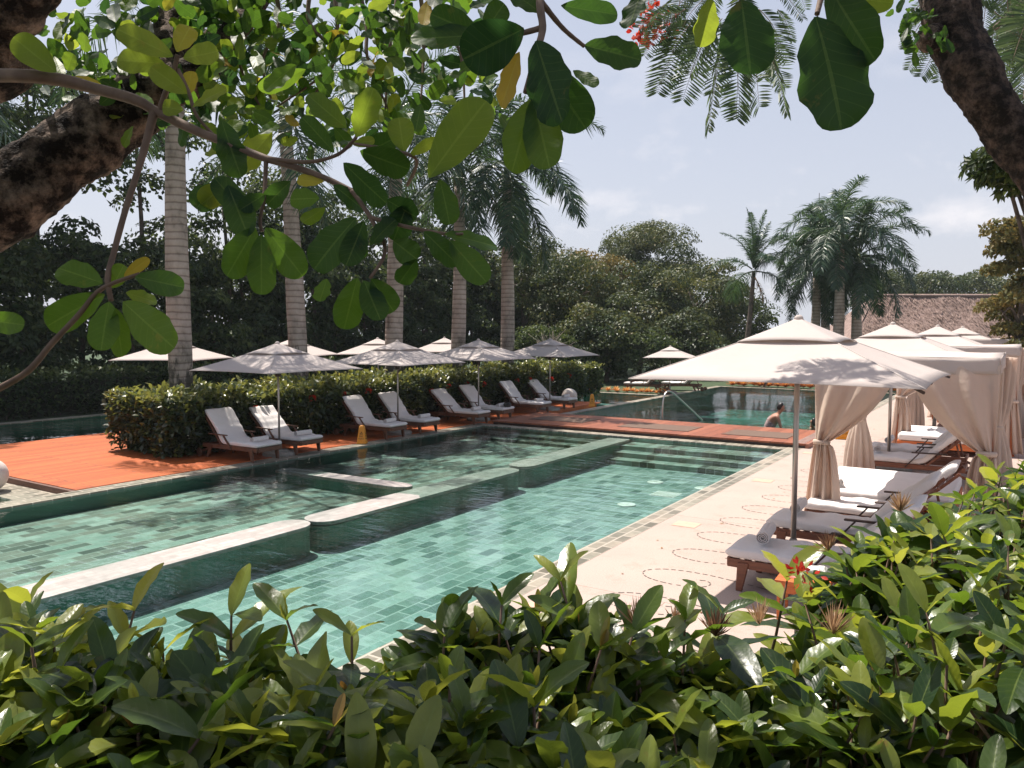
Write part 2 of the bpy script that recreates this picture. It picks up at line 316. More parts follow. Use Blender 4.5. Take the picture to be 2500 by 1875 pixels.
near_leaf_m = foliage('bush_leaf', [(0, (.005, .014, .008)), (.35, (.018, .045, .014)), (.7, (.10, .155, .028)), (.95, (.22, .25, .045)), (1, (.32, .15, .045))],  # dark end deepened for shaded gaps, light end raised for sunlit leaves
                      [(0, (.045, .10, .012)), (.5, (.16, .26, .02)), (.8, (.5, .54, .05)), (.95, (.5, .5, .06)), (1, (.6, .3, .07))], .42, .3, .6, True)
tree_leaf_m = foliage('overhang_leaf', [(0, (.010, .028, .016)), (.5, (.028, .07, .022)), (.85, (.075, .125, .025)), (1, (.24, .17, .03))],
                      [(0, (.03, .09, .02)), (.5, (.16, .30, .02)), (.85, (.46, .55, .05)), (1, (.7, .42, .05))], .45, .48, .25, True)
flame_leaf_m = foliage('flame_leaf', [(0, (.025, .05, .025)), (1, (.09, .13, .06))], [(0, (.05, .11, .04)), (1, (.2, .27, .1))], .35, .45, .3)
red_m = foliage('red_petal', [(0, (.42, .02, .012)), (1, (.72, .07, .03))], [(0, (.5, .02, .01)), (1, (.8, .1, .04))], .3)
brom_m = foliage('bromeliad', [(0, (.16, .03, .015)), (.5, (.5, .12, .03)), (1, (.72, .36, .1))], [(0, (.3, .04, .01)), (1, (.8, .4, .1))], .3, .4, .4)
bud_m = foliage('bud', [(0, (.17, .08, .05)), (1, (.55, .36, .22))], [(0, (.3, .12, .06)), (1, (.7, .45, .25))], .3)
skin_m = simple('skin', (.42, .22, .15), (.36, .18, .12), 8, .5)
hair_m = simple('hair', (.015, .011, .01), (.008, .006, .006), 20, .4)
suit_m = simple('swimsuit', (.55, .42, .40), (.10, .05, .055), 22, .8)
def water_mat(name, tint, amp, scale, sharp=.0):
    mt, nt, out = nodes(name); v = wcoords(nt, (1.0, 1.0, 1)); v2 = wcoords(nt, (.5, 1.6, 1), (0, 0, YAW))
    n1 = noise(nt, v2, scale, 3, .5); n2 = noise(nt, v, scale * 3.3, 2, .5); big = noise(nt, v, .35, 2)
    ad = nt.nodes.new('ShaderNodeMath'); ad.operation = 'MULTIPLY_ADD'; nt.links.new(n2, ad.inputs[0]); ad.inputs[1].default_value = .25; nt.links.new(n1, ad.inputs[2])
    ml = nt.nodes.new('ShaderNodeMath'); ml.operation = 'MULTIPLY'; nt.links.new(ad.outputs[0], ml.inputs[0])
    nt.links.new(ramp(nt, big, [(.38, (.25,) * 3), (.62, (1.0,) * 3)]), ml.inputs[1])
    nm = bumpn(nt, ml.outputs[0], 1.0, amp)
    fr = nt.nodes.new('ShaderNodeFresnel'); fr.inputs['IOR'].default_value = 1.43; nt.links.new(nm, fr.inputs['Normal'])
    tr = nt.nodes.new('ShaderNodeBsdfTransparent'); tr.inputs['Color'].default_value = (*tint, 1)
    gl = nt.nodes.new('ShaderNodeBsdfGlossy'); gl.inputs['Roughness'].default_value = .02; nt.links.new(nm, gl.inputs['Normal'])
    mx = nt.nodes.new('ShaderNodeMixShader'); nt.links.new(fr.outputs[0], mx.inputs[0]); nt.links.new(tr.outputs[0], mx.inputs[1]); nt.links.new(gl.outputs[0], mx.inputs[2])
    nt.links.new(mx.outputs[0], out.inputs['Surface']); return mt
water_m = water_mat('pool_water', (.78, .935, .905), .02, 3.0)
far_water_m = water_mat('far_pool_water', (.55, .83, .78), .075, 3.2)

# ------------------------------------------------------------------ sky and sun
SUN = np.array([-.45, .10, 1.0]); SUN /= np.linalg.norm(SUN)
EL = math.asin(SUN[2]); AZ = math.atan2(SUN[0], SUN[1])
w = bpy.data.worlds.new('World'); bpy.context.scene.world = w; w.use_nodes = True; nt = w.node_tree
bg = nt.nodes['Background']; sky = nt.nodes.new('ShaderNodeTexSky'); sky.sky_type = 'NISHITA'; sky.sun_disc = False
sky.sun_elevation = EL; sky.sun_rotation = AZ; sky.dust_density = 3.0; sky.air_density = 1.0; sky.ozone_density = 1.6
tcw = nt.nodes.new('ShaderNodeTexCoord'); sp = nt.nodes.new('ShaderNodeSeparateXYZ'); nt.links.new(tcw.outputs['Generated'], sp.inputs[0])
mpw = nt.nodes.new('ShaderNodeMapping'); mpw.inputs['Scale'].default_value = (3, 3, 6); nt.links.new(tcw.outputs['Generated'], mpw.inputs['Vector'])
cl = noise(nt, mpw.outputs[0], 2.4, 7, .6)
cmask = ramp(nt, cl, [(.52, (0, 0, 0)), (.78, (1, 1, 1))])
hmask = ramp(nt, sp.outputs['Z'], [(.02, (.85,) * 3), (.2, (.45,) * 3), (.36, (.05,) * 3)])
mm = nt.nodes.new('ShaderNodeMath'); mm.operation = 'MULTIPLY'; nt.links.new(cmask, mm.inputs[0]); nt.links.new(hmask, mm.inputs[1])
hz = nt.nodes.new('ShaderNodeMix'); hz.data_type = 'RGBA'; nt.links.new(ramp(nt, sp.outputs['Z'], [(.0, (.82,) * 3), (.36, (.52,) * 3), (.6, (.14,) * 3)]), hz.inputs['Factor']); nt.links.new(sky.outputs[0], hz.inputs[6]); hz.inputs[7].default_value = (6.15, 6.3, 7.1, 1)
cm = nt.nodes.new('ShaderNodeMix'); cm.data_type = 'RGBA'; nt.links.new(mm.outputs[0], cm.inputs['Factor']); nt.links.new(hz.outputs[2], cm.inputs[6]); cm.inputs[7].default_value = (9.6, 9.0, 8.9, 1)
nt.links.new(cm.outputs[2], bg.inputs['Color']); bg.inputs['Strength'].default_value = .085
sl = bpy.data.lights.new('sun', 'SUN'); so = bpy.data.objects.new('sun', sl); C.objects.link(so)
sl.energy = 5.0; sl.angle = math.radians(.55); sl.color = (1.0, .93, .84)
so.rotation_euler = Vector(-SUN).to_track_quat('-Z', 'Y').to_euler(); so.location = (0, 0, 40)
vs = bpy.context.scene.view_settings; vs.view_transform = 'Standard'; vs.look = 'None'; vs.exposure = .6; vs.gamma = 1
cy = bpy.context.scene.cycles
cy.max_bounces = 8; cy.diffuse_bounces = 3; cy.glossy_bounces = 3; cy.transparent_max_bounces = 10; cy.transmission_bounces = 4
cy.use_denoising = True; cy.caustics_reflective = False; cy.caustics_refractive = False
# ================================================================== SETTING
def struct(name, mb, mat, smooth=False): return tag(mb.build(name, mat, None, smooth), kind='structure')
def sheet(name, rects, z, mat):
    mb = MB()
    for x0, x1, y0, y1 in rects: mb.quad((x0, y0, z), (x1, y0, z), (x1, y1, z), (x0, y1, z))
    return struct(name, mb, mat)
BIG = 600
sheet('ground', [(-BIG, -25.2, -BIG, BIG), (14, BIG, -BIG, BIG), (-25.2, 14, 39.5, BIG), (-25.2, 14, -BIG, -4), (-25.2, -12.7, 31.3, 39.5), (-12.7, -4.2, 37.9, 39.5)], -.012, lawn_m)
pav = struct('pavement', MB().box(-4.2, 14, -4, 39.5, -1.2, 0), pavem)
# pool shells: floors and side walls
WZ = -.035
sheet('pool_floor', [(-13.0, -8.6, -4, 18.25)], -.28, floor_m)
sheet('deep_pool_floor', [(-8.6, -4.5, -4, 17.2)], -.46, floor2_m)
sheet('far_pool_floor', [(-12.4, -4.5, 18.6, 37.6)], -1.08, dark_floor_m)
sheet('canal_floor', [(-24.9, -20.3, -4, 31), (-20.3, -12.7, 26.5, 31)], -.6, dark_floor_m)
mb = MB()
mb.box(-13.3, -13.0, -4, 18.25, -.8, -.03); mb.box(-4.5, -4.204, -4, 18.25, -.8, -.03); mb.box(-13.0, -4.5, 18.25, 18.6, -1.2, -.03)
mb.box(-12.7, -12.4, 18.6, 37.9, -1.2, -.03); mb.box(-12.4, -4.5, 37.6, 37.9, -1.2, -.03); mb.box(-4.5, -4.204, 18.6, 37.6, -1.2, -.03)
mb.box(-25.2, -24.9, -4, 31.3, -.8, -.03); mb.box(-24.9, -12.7, 31.0, 31.3, -.8, -.03); mb.box(-20.3, -20.0, -4, 26.5, -.8, -.03); mb.box(-20.0, -12.7, 26.2, 26.5, -.8, -.03)
struct('pool_side_wall', mb, wallt_m)
mb = MB(); cz = (-.03, .0)
mb.box(-13.38, -13.0, -4, 18.25, *cz); mb.box(-4.52, -4.206, -4, 18.25, *cz); mb.box(-13.38, -4.206, 18.25, 18.62, *cz)
mb.box(-12.74, -12.38, 18.62, 37.55, *cz); mb.box(-12.74, -4.206, 37.55, 37.92, *cz); mb.box(-4.52, -4.206, 18.62, 37.55, *cz)
mb.box(-25.3, -24.86, -4, 30.96, *cz); mb.box(-25.3, -12.74, 30.96, 31.34, *cz)
struct('pool_kerb', mb, coping_m)
mb = MB()
for i in range(3): mb.box(-8.28, -4.53, 17.95 - .42 * (i + 1), 18.249 if i == 0 else 17.95 - .42 * i, -.8, -.12 - .11 * i)
mb.box(-13.0, -8.86, 17.75, 18.249, -.6, -.14); mb.box(-13.0, -8.86, 17.35, 17.75, -.6, -.21)
struct('pool_steps', mb, floor_m)
sheet('water', [(-13.0, -4.5, -4, 18.25)], WZ, water_m)
sheet('far_pool_water', [(-12.4, -4.5, 18.6, 37.6)], WZ, far_water_m)
sheet('canal_water', [(-24.9, -20.3, -4, 31), (-20.3, -12.7, 26.5, 31)], WZ, far_water_m)
# timber deck on the left with a raised board edge
mb = MB(); mb.box(-20.32, -13.382, 6.87, 26.52, -.5, .012); struct('timber_deck_floor', mb, deck_m)
mb = MB(); mb.box(-20.3, -13.39, 6.80, 6.868, -.2, .0); struct('deck_edge_trim', mb, edge_wood_m)
# tiled basin with sunk steps in front of the deck
mb = MB(); mb.box(-20, -13.382, 6.15, 6.80, -.5, -.10); mb.box(-20, -13.382, -4, 3.0, -.5, -.10); mb.box(-13.95, -13.382, 3.0, 6.15, -.5, -.10); mb.box(-20, -15.9, 3.0, 6.15, -.5, -.10)
struct('basin_paving', mb, coping_m)
mb = MB()
for i in range(4): mb.box(-15.9, -13.95, 3.0, 6.15 - .62 * i, -.6, -.22 - .11 * i) if False else mb.box(-15.9, -13.95, 6.15 - .62 * (i + 1), 6.15 - .62 * i, -.9, -.23 - .12 * i)
struct('basin_steps', mb, floor_m)
sheet('basin_water', [(-15.9, -13.95, 3.0, 6.15)], -.13, water_m)

# spiral pebble inlays and small square inlays in the paving
pts = spline([(.95, .10), (.55, .20), (.12, .27), (-.28, .22), (-.47, .03), (-.36, -.17), (-.05, -.25), (.24, -.18), (.31, -.04), (.24, .05), (.13, .03)], 140)
mb = MB(); d = 0
for i in range(len(pts) - 1):
    d += math.hypot(*(pts[i+1] - pts[i]))
    if int(d / .03) % 3 == 2: continue
    a, b = pts[i], pts[i+1]; q = (b - a) / np.linalg.norm(b - a); n = np.array([-q[1], q[0]]) * .0075
    mb.quad((*(a - n), 0), (*(b - n), 0), (*(b + n), 0), (*(a + n), 0))
pebble_m = simple('pebble', (.15, .125, .105), (.09, .075, .065), 40, .7); inlay_m = simple('terracotta', (.66, .40, .30), (.58, .34, .25), 8, .7)
spi = mb.build('spiral_inlay', pebble_m, pav); spi.location = (-3.05, 6.1, .004)
for k in range(1, 18):
    c = spi.copy(); C.objects.link(c); c.parent = pav; c.location = (-3.05 + .04 * math.sin(k), 6.1 + .96 * k, .004)
for k in range(5):
    s = MB().quad((-.17, -.15, 0), (.17, -.15, 0), (.17, .15, 0), (-.17, .15, 0)).build('square_inlay', inlay_m, pav); s.location = (-3.86, 6.5 + 3.84 * k, .004)

n_ = 70; r_ = np.random.default_rng(2)
tag(leaves('fallen_leaves', np.stack([r_.uniform(-4.1, 0, n_), r_.uniform(5, 24, n_), np.full(n_, .006)], 1), np.stack([r_.normal(size=n_), r_.normal(size=n_), np.zeros(n_)], 1), np.tile([0, 0, 1.], (n_, 1)) + r_.normal(0, .12, (n_, 3)), r_.uniform(.03, .075, n_), .012, r_.uniform(.0, 1, n_),
    foliage('fallen_leaf', [(0, (.14, .06, .03)), (1, (.32, .19, .08))], [(0, (.2, .1, .04)), (1, (.3, .2, .08))], .1, .8, .2), None, -.1, 5, 3), 'a few brown fallen leaves on the pink paving', 'leaves', None, 'stuff')
# divider walls in the pool
def rounded_wall(x0, x1, y0, y1, r0, r1, z0=-.9, z1=.0):
    cx, hw = (x0 + x1) / 2, (x1 - x0) / 2; out = []
    if r0: out += [(cx + hw * math.cos(a), y0 + .32 + .32 * math.sin(a)) for a in np.linspace(PI, 2 * PI, 12)]
    else: out += [(x0, y0), (x1, y0)]
    if r1: out += [(cx + hw * math.cos(a), y1 - .32 + .32 * math.sin(a)) for a in np.linspace(0, PI, 12)]
    else: out += [(x1, y1), (x0, y1)]
    n = len(out); b = MB(); b.add([(x, y, z0) for x, y in out] + [(x, y, z1) for x, y in out],
        [tuple(range(n))[::-1], tuple(range(n, 2*n))] + [(i, (i+1) % n, n + (i+1) % n, n + i) for i in range(n)]); return b
def divider(x0, x1, y0, y1, r0, r1, label, top=-.022, top2=None):
    e = empty('pool_divider_wall', ((x0+x1)/2, (y0+y1)/2, -.9), 0, label, 'wall', 'low stone walls crossing the pool')
    b = rounded_wall(x0, x1, y0, y1, r0, r1, -.9, min(top, top2 or top) - .052); t = rounded_wall(x0 - .015, x1 + .015, y0 - .01, y1 + .01, r0, r1, top - .05, top)
    if top2 is not None: t.v = [(x, y, z + (top2 - top) * min(1, max(0, (y - y0) / (y1 - y0))) ** .8) for x, y, z in t.v]
    for q, nm, mt in ((b, 'wall_body', wallt_m), (t, 'coping_slab', divider_m)):
        o = q.build(nm, mt, e); o.location = -e.location
divider(-8.86, -8.30, -2, 7.62, False, True, 'long pale stone divider wall at the near left, running under the front bush leaves')
divider(-8.80, -8.24, 7.66, 13.0, True, True, 'pale stone divider wall in mid pool with both ends rounded', -.026, -.047)
divider(-8.86, -8.30, 13.2, 18.1, True, False, 'wet divider wall reaching the timber bridge', -.044, -.038)
e = empty('pool_divider_wall', (-10.6, 10.4, -.9), 0, 'short cross wall in the pool with its rounded end beside the mid divider', 'wall', 'low stone walls crossing the pool')
for z0, z1, nm, mt, g in ((-.9, -.0905, 'wall_body', wallt_m, 0), (-.09, -.040, 'coping_slab', divider_m, .01)):
    b = rounded_wall(10.2 - g, 10.56 + g, -12.3, -8.95, False, True, z0, z1)
    b.v = [(y, x, z + (.016 * max(0, (y + 11) / 2.0) if z > -.08 else 0)) for x, y, z in b.v]; b.f = [f[::-1] for f in b.f]; o = b.build(nm, mt, e); o.location = -e.location

# timber bridge
br = empty('timber_bridge', (-8.5, 20, 0), 0, 'low red brown timber bridge crossing between the two pools', 'bridge')
def on(par, o): o.location = Vector(o.location) - par.location; return o
bz = .105
on(br, MB().box(-12.95, -4.12, 18.66, 21.4, bz - .04, bz).build('deck_board_surface', bridge_m, br))
mb = MB(); mb.box(-12.93, -4.14, 18.70, 18.76, -.06, bz - .04); mb.box(-12.93, -4.14, 21.3, 21.36, -.06, bz - .04); on(br, mb.build('edge_beam', dark_teak_m, br))
on(br, bevel(MB().box(-4.14, -4.06, 18.66, 21.4, .003, bz + .001).build('end_beam', simple('end_board', (.34, .15, .10), (.26, .11, .07), 3, .6, stretch=(1, 1, 1)), br)))
mb = MB()
for k in range(16): mb.box(-4.40, -4.16, 18.74 + k * .166, 18.80 + k * .166, bz + .001, bz + .005)
on(br, mb.build('tread_strip', divider_m, br))
for x0, x1, y0, y1, lab in ((-12.2, -10.4, 19.5, 20.6, 'dark wet mat on the shaded left end of the bridge'), (-9.2, -7.2, 19.3, 20.4, 'brown mat in the middle of the timber bridge'), (-6.3, -4.7, 19.3, 20.4, 'brown mat at the right end of the timber bridge')):
    e = empty('bridge_mat', ((x0+x1)/2, (y0+y1)/2, bz + .001), 0, lab, 'mat', 'rubber mats on the bridge')
    on(e, bevel(MB().box(x0, x1, y0, y1, bz + .001, bz + .012).build('mat_sheet', mat_m, e), .004))
    q = .02
    for ya, yb in ((y0-q, y0-.001), (y1+.001, y1+q)): on(e, MB().box(x0-q, x1+q, ya, yb, bz+.001, bz+.008).build('mat_edge', rubber_m, e))

# handrail, drains
hr = empty('pool_handrail', (-9.0, 22.0, 0), 0, 'chrome pool handrail rising behind the bridge', 'handrail')
for dx in (0,):
    p = spline([(-8.95, 21.85, -.1), (-8.95, 21.85, .55), (-8.93, 22.0, .84), (-8.85, 22.25, .88), (-8.6, 22.75, .5), (-8.2, 23.4, -.12), (-8.0, 23.7, -.5)], 40)
    on(hr, MB().tube(p, .024, 10).build('rail_tube', steel_m, hr, True))
on(hr, MB().lathe([(.06, 0), (.06, .02), (.03, .03)], 16, (-8.95, 21.85, -.03)).build('base_flange', steel_m, hr, True))
white_m = simple('white_plastic', (.8, .8, .76), (.7, .7, .66), 5, .4)
for x, y, lab in ((-6.35, 15.15, 'round white inlet on the pool floor left of the square grate'), (-5.29, 15.08, 'round white inlet on the pool floor nearest the right kerb'), (-5.95, 12.88, 'small round white inlet on the pool floor near the viewer'), (-11.0, 15.6, 'round white inlet in the shallow pool beyond the cross wall')):
    e = empty('pool_inlet', (x, y, -.46 if x > -8 else -.28), 0, lab, 'pool inlet', 'white fittings on the pool floor')
    MB().lathe([(.17, .002), (.17, .014), (.15, .02), (.05, .02)], 28).build('cover_plate', white_m, e, True)
    MB().lathe([(.045, .021), (.04, .028), (.01, .03)], 16).build('nozzle', white_m, e, True)
e = empty('pool_grate', (-5.71, 14.14, -.46), 0, 'square white grate on the floor of the pool', 'pool grate')
mb = MB()
for k in range(7): mb.box(-.22 + k * .065, -.22 + k * .065 + .045, -.21, .21, .004, .016)
mb.build('grate_slats', white_m, e); MB().box(-.25, .25, -.24, .24, .001, .006).build('grate_rim', white_m, e)

# steps at the right and a stone planter wall
mb = MB()
for i in range(6): mb.box(.62 - .0 * i, 9, 17.6 + 1.35 * i, 26.6, -.02 if i == 0 else .17 * i, .17 * (i + 1) - .001)
struct('terrace_steps', mb, pavem)
e = empty('stone_planter', (2.6, 27.2, 1.0), 0, 'stacked rough stone planter wall on top of the terrace steps', 'planter')
mb = MB()
for r in range(3):
    for k in range(7):
        x = .7 + k * .62 + .3 * (r % 2) + rng.uniform(-.05, .05); z = 1.0 + r * .27; s = rng.uniform(-.03, .03, 8)
        mb.hexa([(x, 26.62+s[0], z), (x+.58, 26.65+s[1], z), (x+.58, 27.3, z), (x, 27.3, z)], [(x+.03, 26.66+s[2], z+.25), (x+.55, 26.64+s[3], z+.25+s[4]*.4), (x+.55, 27.3, z+.25), (x+.03, 27.3, z+.25)])
on(e, bevel(mb.build('stone_course', stone_m, e), .04, 3)); on(e, MB().box(.8, 5, 27.3, 28.5, 1.0, 1.7).build('planter_soil', soil_m, e))

# terrace with the planting bed under the viewpoint
def abbox(mb, a0, a1, b0, b1, z0, z1):
    q = lambda z: [AB(a0, b0, z), AB(a0, b1, z), AB(a1, b1, z), AB(a1, b0, z)]
    mb.hexa(q(z0)[::-1], q(z1)[::-1]); return mb
struct('terrace_ground', abbox(abbox(MB(), -6, 1.7, -7, 7, -.02, 1.35), 1.7, 3.5, 1.3, 7, -.02, 1.345), soil_m)

# ================================================================== UMBRELLAS
def canopy_grid(s, z0, z1, sag, f0=0.0, n=10):
    """one square canopy as four faces from apex fraction f0 to the hem"""
    mb = MB(); cs = [(-s, -s), (s, -s), (s, s), (-s, s)]
    for k in range(4):
        a, b = np.array(cs[k]), np.array(cs[(k+1) % 4]); P = np.zeros((n + 1, 2 * n + 1, 3))
        for i in range(n + 1):
            t = f0 + (1 - f0) * i / n
            for j in range(2 * n + 1):
                u = j / (2 * n); e = a * (1 - u) + b * u; m_ = 4 * u * (1 - u)
                inn = 1 - .055 * m_ * t * sag * 6
                P[i, j] = (e[0] * t * inn, e[1] * t * inn, z1 - (z1 - z0) * (t ** .93) - sag * m_ * math.sin(PI * min(t, 1) * .8) * .5 + .03 * m_ * t)
        mb.grid(P)
    return mb
def make_umbrella(name, s, z0, z1, polr, base_r, label, group):
    e = empty(name, (0, 0, 0), 0, label, 'parasol', group)
    def weld(o, th):
        w_ = o.modifiers.new('weld', 'WELD'); w_.merge_threshold = .002; sd = o.modifiers.new('solid', 'SOLIDIFY'); sd.thickness = th; sd.offset = -1; return o
    c = weld(canopy_grid(s, z0, z1 - .05, .06).build('canopy', canvas_m, e, True), .004)
    v = weld(canopy_grid(s * .37, z1 - .05 - (z1 - .05 - z0) * .372, z1 - .016, .02, 0, 6).build('vent_cap', canvas_m, e, True), .006)
    mb = MB()
    for k in range(4):
        a = np.array([(-s, -s), (s, -s), (s, s), (-s, s)][k]); b = np.array([(s, -s), (s, s), (-s, s), (-s, -s)][k])
        mb.hexa([(*a, z0 - .055), (*b, z0 - .055), (*(b * .994), z0 - .055), (*(a * .994), z0 - .055)], [(*a, z0 - .0), (*b, z0 - .0), (*(b * .994), z0 - .0), (*(a * .994), z0 - .0)])
    MB().tube([(0, 0, .06), (0, 0, z1 - .1)], polr, 14).build('pole', pole_m, e, True)
    bevel(MB().lathe([(base_r, 0), (base_r, .07), (base_r - .02, .085), (base_r * .55, .09), (base_r * .5, .12), (.05, .13), (.045, .32), (.035, .34)], 36).build('base', stone_base_m, e, True), .006)
    MB().lathe([(.055, z1 - .75), (.065, z1 - .70), (.065, z1 - .66), (.04, z1 - .64)], 16).build('runner', dark_teak_m, e, True)
    MB().lathe([(.05, z1 - .035), (.05, z1 - .01), (.03, z1 + .012), (.005, z1 + .018)], 14).build('finial', canvas_m, e, True)
    for a in ((-s, -s), (s, -s), (s, s), (-s, s)):
        tt_ = np.linspace(.36, 1, 14); MB().tube([(a[0] * t, a[1] * t, z1 - .05 - (z1 - .05 - z0) * t ** .93 + .004) for t in tt_], .007, 6).build('seam', canvas_m, e, True)
    for dx, dy in ((1, 1), (1, -1), (-1, 1), (-1, -1), (1, 0), (0, 1), (-1, 0), (0, -1)):
        f = .99 if dx * dy else .95; q = np.array([dx * s * f, dy * s * f, z0 - .03]); top = np.array([dx * .03, dy * .03, z1 - .13])
        r_ = MB().bar(top, q, .018, .024).build('rib', dark_teak_m, e)
        mid = top * .45 + q * .55; MB().bar((dx * .04, dy * .04, z1 - .68), mid - np.array([0, 0, .02]), .014, .018).build('strut', dark_teak_m, r_)
    return e
GU = 'white square parasols by the pool'
uL = make_umbrella('patio_umbrella', 1.28, 1.87, 2.47, .022, .36, 'white parasol with dappled shade, over the two loungers nearest the timber deck', GU)
uR = make_umbrella('patio_umbrella', 1.42, 2.19, 2.87, .03, .42, 'largest white parasol, over the loungers nearest the bush, with a leaf shadow on it', GU)
def place(e, x, y, rz=0, label=None, z=0, s=1):
    e.location = (x, y, z); e.rotation_euler = (0, 0, rz); e.scale = (s, s, s)
    if label: e['label'] = label
    return e
place(uL, -13.53, 11.34, .0); place(uR, -2.12, 9.1, .0)
for x, y, rz, lab in ((-13.7, 15.4, .02, 'white parasol over the second pair of loungers by the hedge'), (-13.75, 19.1, -.03, 'white parasol over the third pair of loungers by the hedge'),
                     (-13.6, 23.1, .03, 'white parasol over the last pair of loungers before the white globe')):
    place(copy_tree(uL), x, y, rz, lab)
for px, apy, d, rz, lab in ((424, 832, 23.3, .5, 'white parasol behind the hedge, half hidden by the nearest palm trunk'), (712, 834, 27, .45, 'white parasol behind the hedge, its top covered by the second palm trunk'),
                        (922, 829, 29, .5, 'white parasol behind the hedge, left of the third palm trunk'), (1085, 829, 32, .5, 'white parasol farthest behind the hedge, left of the fourth palm trunk')):
    p = AT(px, apy, d); k = p[2] / 2.47; place(copy_tree(uL), p[0], p[1], rz, lab, 0, 1)
place(copy_tree(uL), -12.95, 32.4, .3, 'small parasol on the far lawn beyond the pools, left of the largest parasol', 0, .84)
place(copy_tree(uR), -2.12, 16.63, .0, 'white parasol right behind the curtained cabana')
place(copy_tree(uR), -1.95, 23.9, .0, 'white parasol beyond the second cabana, a small finial on top')
place(copy_tree(uR), -1.75, 30.6, .0, 'farthest white parasol on the pink paving, only its top in view')

# ================================================================== LOUNGERS
def sweep_cushion(path, wdt, th, name, mat, par):
    """padded mattress: rounded section swept along an (x, z) path"""
    path = spline([(x, 0, z) for x, z in path], 46); T = nrm(np.gradient(path, axis=0)); k = len(path); mb = MB(); sec = []
    for a in np.linspace(0, 2 * PI, 28, endpoint=False):
        c, s_ = math.cos(a), math.sin(a); sec.append((math.copysign(abs(c) ** .2, c), math.copysign(abs(s_) ** .36, s_)))
    P = []
    ph = rng.uniform(0, 6, 6)
    for i in range(k):
        t = i / (k - 1); e = min(1, (min(t, 1 - t) / .035 + .12)) ** .5; n = np.array([-T[i][2], 0, T[i][0]]); n = -n if n[2] < 0 and T[i][0] < 0 and False else n
        if n[2] < 0: n = -n
        wr = .006 * math.sin(9 * t * 6 + ph[0]) + .004 * math.sin(31 * t + ph[1])
        P.append([path[i] + np.array([0, 1, 0]) * (y * wdt / 2 * (.96 + .04 * e) + .004 * math.sin(17 * t + ph[2] + y)) + n * (z * th / 2 * e + (wr + .008 * math.sin(5 * y + 14 * t + ph[3])) * (z > 0)) for y, z in sec])
    P = np.array(P); r, c = P.shape[:2]
    mb.add(P.reshape(-1, 3), [(i*c+j, (i+1)*c+j, (i+1)*c+(j+1) % c, i*c+(j+1) % c) for i in range(r-1) for j in range(c)] + [tuple(range(c)), tuple((r-1)*c + j for j in range(c))[::-1]])
    return mb.build(name, mat, par, True)
def make_lounger(name, label, group, wood, armwood, recl=50, Wd=.66, back=.86, zs=.27, th=.09):
    e = empty(name, (0, 0, 0), 0, label, 'sun lounger', group); hw = Wd / 2; a = math.radians(recl); hx = -.18
    bx, bz_ = hx - back * math.cos(a), zs + .06 + back * math.sin(a)
    mb = MB(); mb.box(-.78, .93, -hw, -hw + .035, zs - .06, zs + .03); mb.box(-.78, .93, hw - .035, hw, zs - .06, zs + .03)
    mb.box(.90, .945, -hw + .036, hw - .036, zs - .06, zs + .03); mb.box(-.78, -.74, -hw + .036, hw - .036, zs - .055, zs + .02)
    for k in range(9): mb.box(hx + .04 + k * .12, hx + .11 + k * .12, -hw + .036, hw - .036, zs + .008, zs + .026)
    bevel(mb.build('frame', wood, e))
    for sy in (-1, 1):
        y0, y1 = (sy * hw - .02, sy * hw + .02); q = lambda x, w_, z: [(x - w_, y0, z), (x + w_, y0, z), (x + w_, y1, z), (x - w_, y1, z)]
        bevel(MB().hexa(q(.80, .032, 0), q(.76, .06, zs)).build('leg', wood, e), .008)
        bevel(MB().hexa(q(-.62, .03, 0), q(-.50, .055, zs)).build('leg', wood, e), .008)
        st = bevel(MB().bar((-.45, sy * (hw - .05), zs - .02), (-.92, sy * (hw - .05), .09), .03, .05).build('wheel_strut', wood, e), .005)
        wv = MB().lathe([(.03, -.02), (.08, -.02), (.09, -.012), (.09, .012), (.08, .02), (.03, .02)], 20); wv.v = [(x - .92, z + sy * (hw - .02), y + .09) for x, y, z in wv.v]
        wv.build('wheel', wood, e, True)
        ar = MB(); ar.bar((-.50, sy * (hw + .035), zs + .255), (.06, sy * (hw + .035), zs + .245), .062, .022); ao = bevel(ar.build('armrest', armwood, e), .01, 3)
        bevel(MB().bar((-.06, sy * (hw + .03), zs + .235), (.16, sy * (hw + .018), zs - .03), .02, .042, (0, 1, 0)).build('arm_post', armwood, ao), .004)
    mb = MB(); d = np.array([-math.cos(a), 0, math.sin(a)]); o0 = np.array([hx, 0, zs + .02])
    for sy in (-1, 1): mb.bar(o0 + [0, sy * (hw - .025), 0], o0 + d * back + [0, sy * (hw - .025), 0], .035, .05, (0, 1, 0))
    for k in range(6): mb.bar(o0 + d * (.1 + k * .14) + [0, -hw + .045, 0], o0 + d * (.1 + k * .14) + [0, hw - .045, 0], .05, .014, tuple(d))
    bevel(mb.build('back_frame', wood, e), .005)
    bevel(MB().bar(o0 + d * back * .6, (-.70, 0, zs), .03, .03, (0, 1, 0)).build('back_prop', wood, e), .004)
    off = th / 2 + .03; nx, nz = math.sin(a) * off, math.cos(a) * off
    tip = (bx + nx - .015, bz_ + nz - .02)
    path = [(.955, zs + off), (.6, zs + off), (.25, zs + off), (hx + .16, zs + off + .005), (hx + nx * .7 - .02, zs + nz + .07), (hx + nx - .3 * math.cos(a), zs + .05 + nz + .3 * math.sin(a)),
            (hx + nx - .6 * back * math.cos(a), zs + .05 + nz + .6 * back * math.sin(a)), tip]
    sweep_cushion(path, Wd - .01, th, 'mattress', cushion_m, e)
    return e
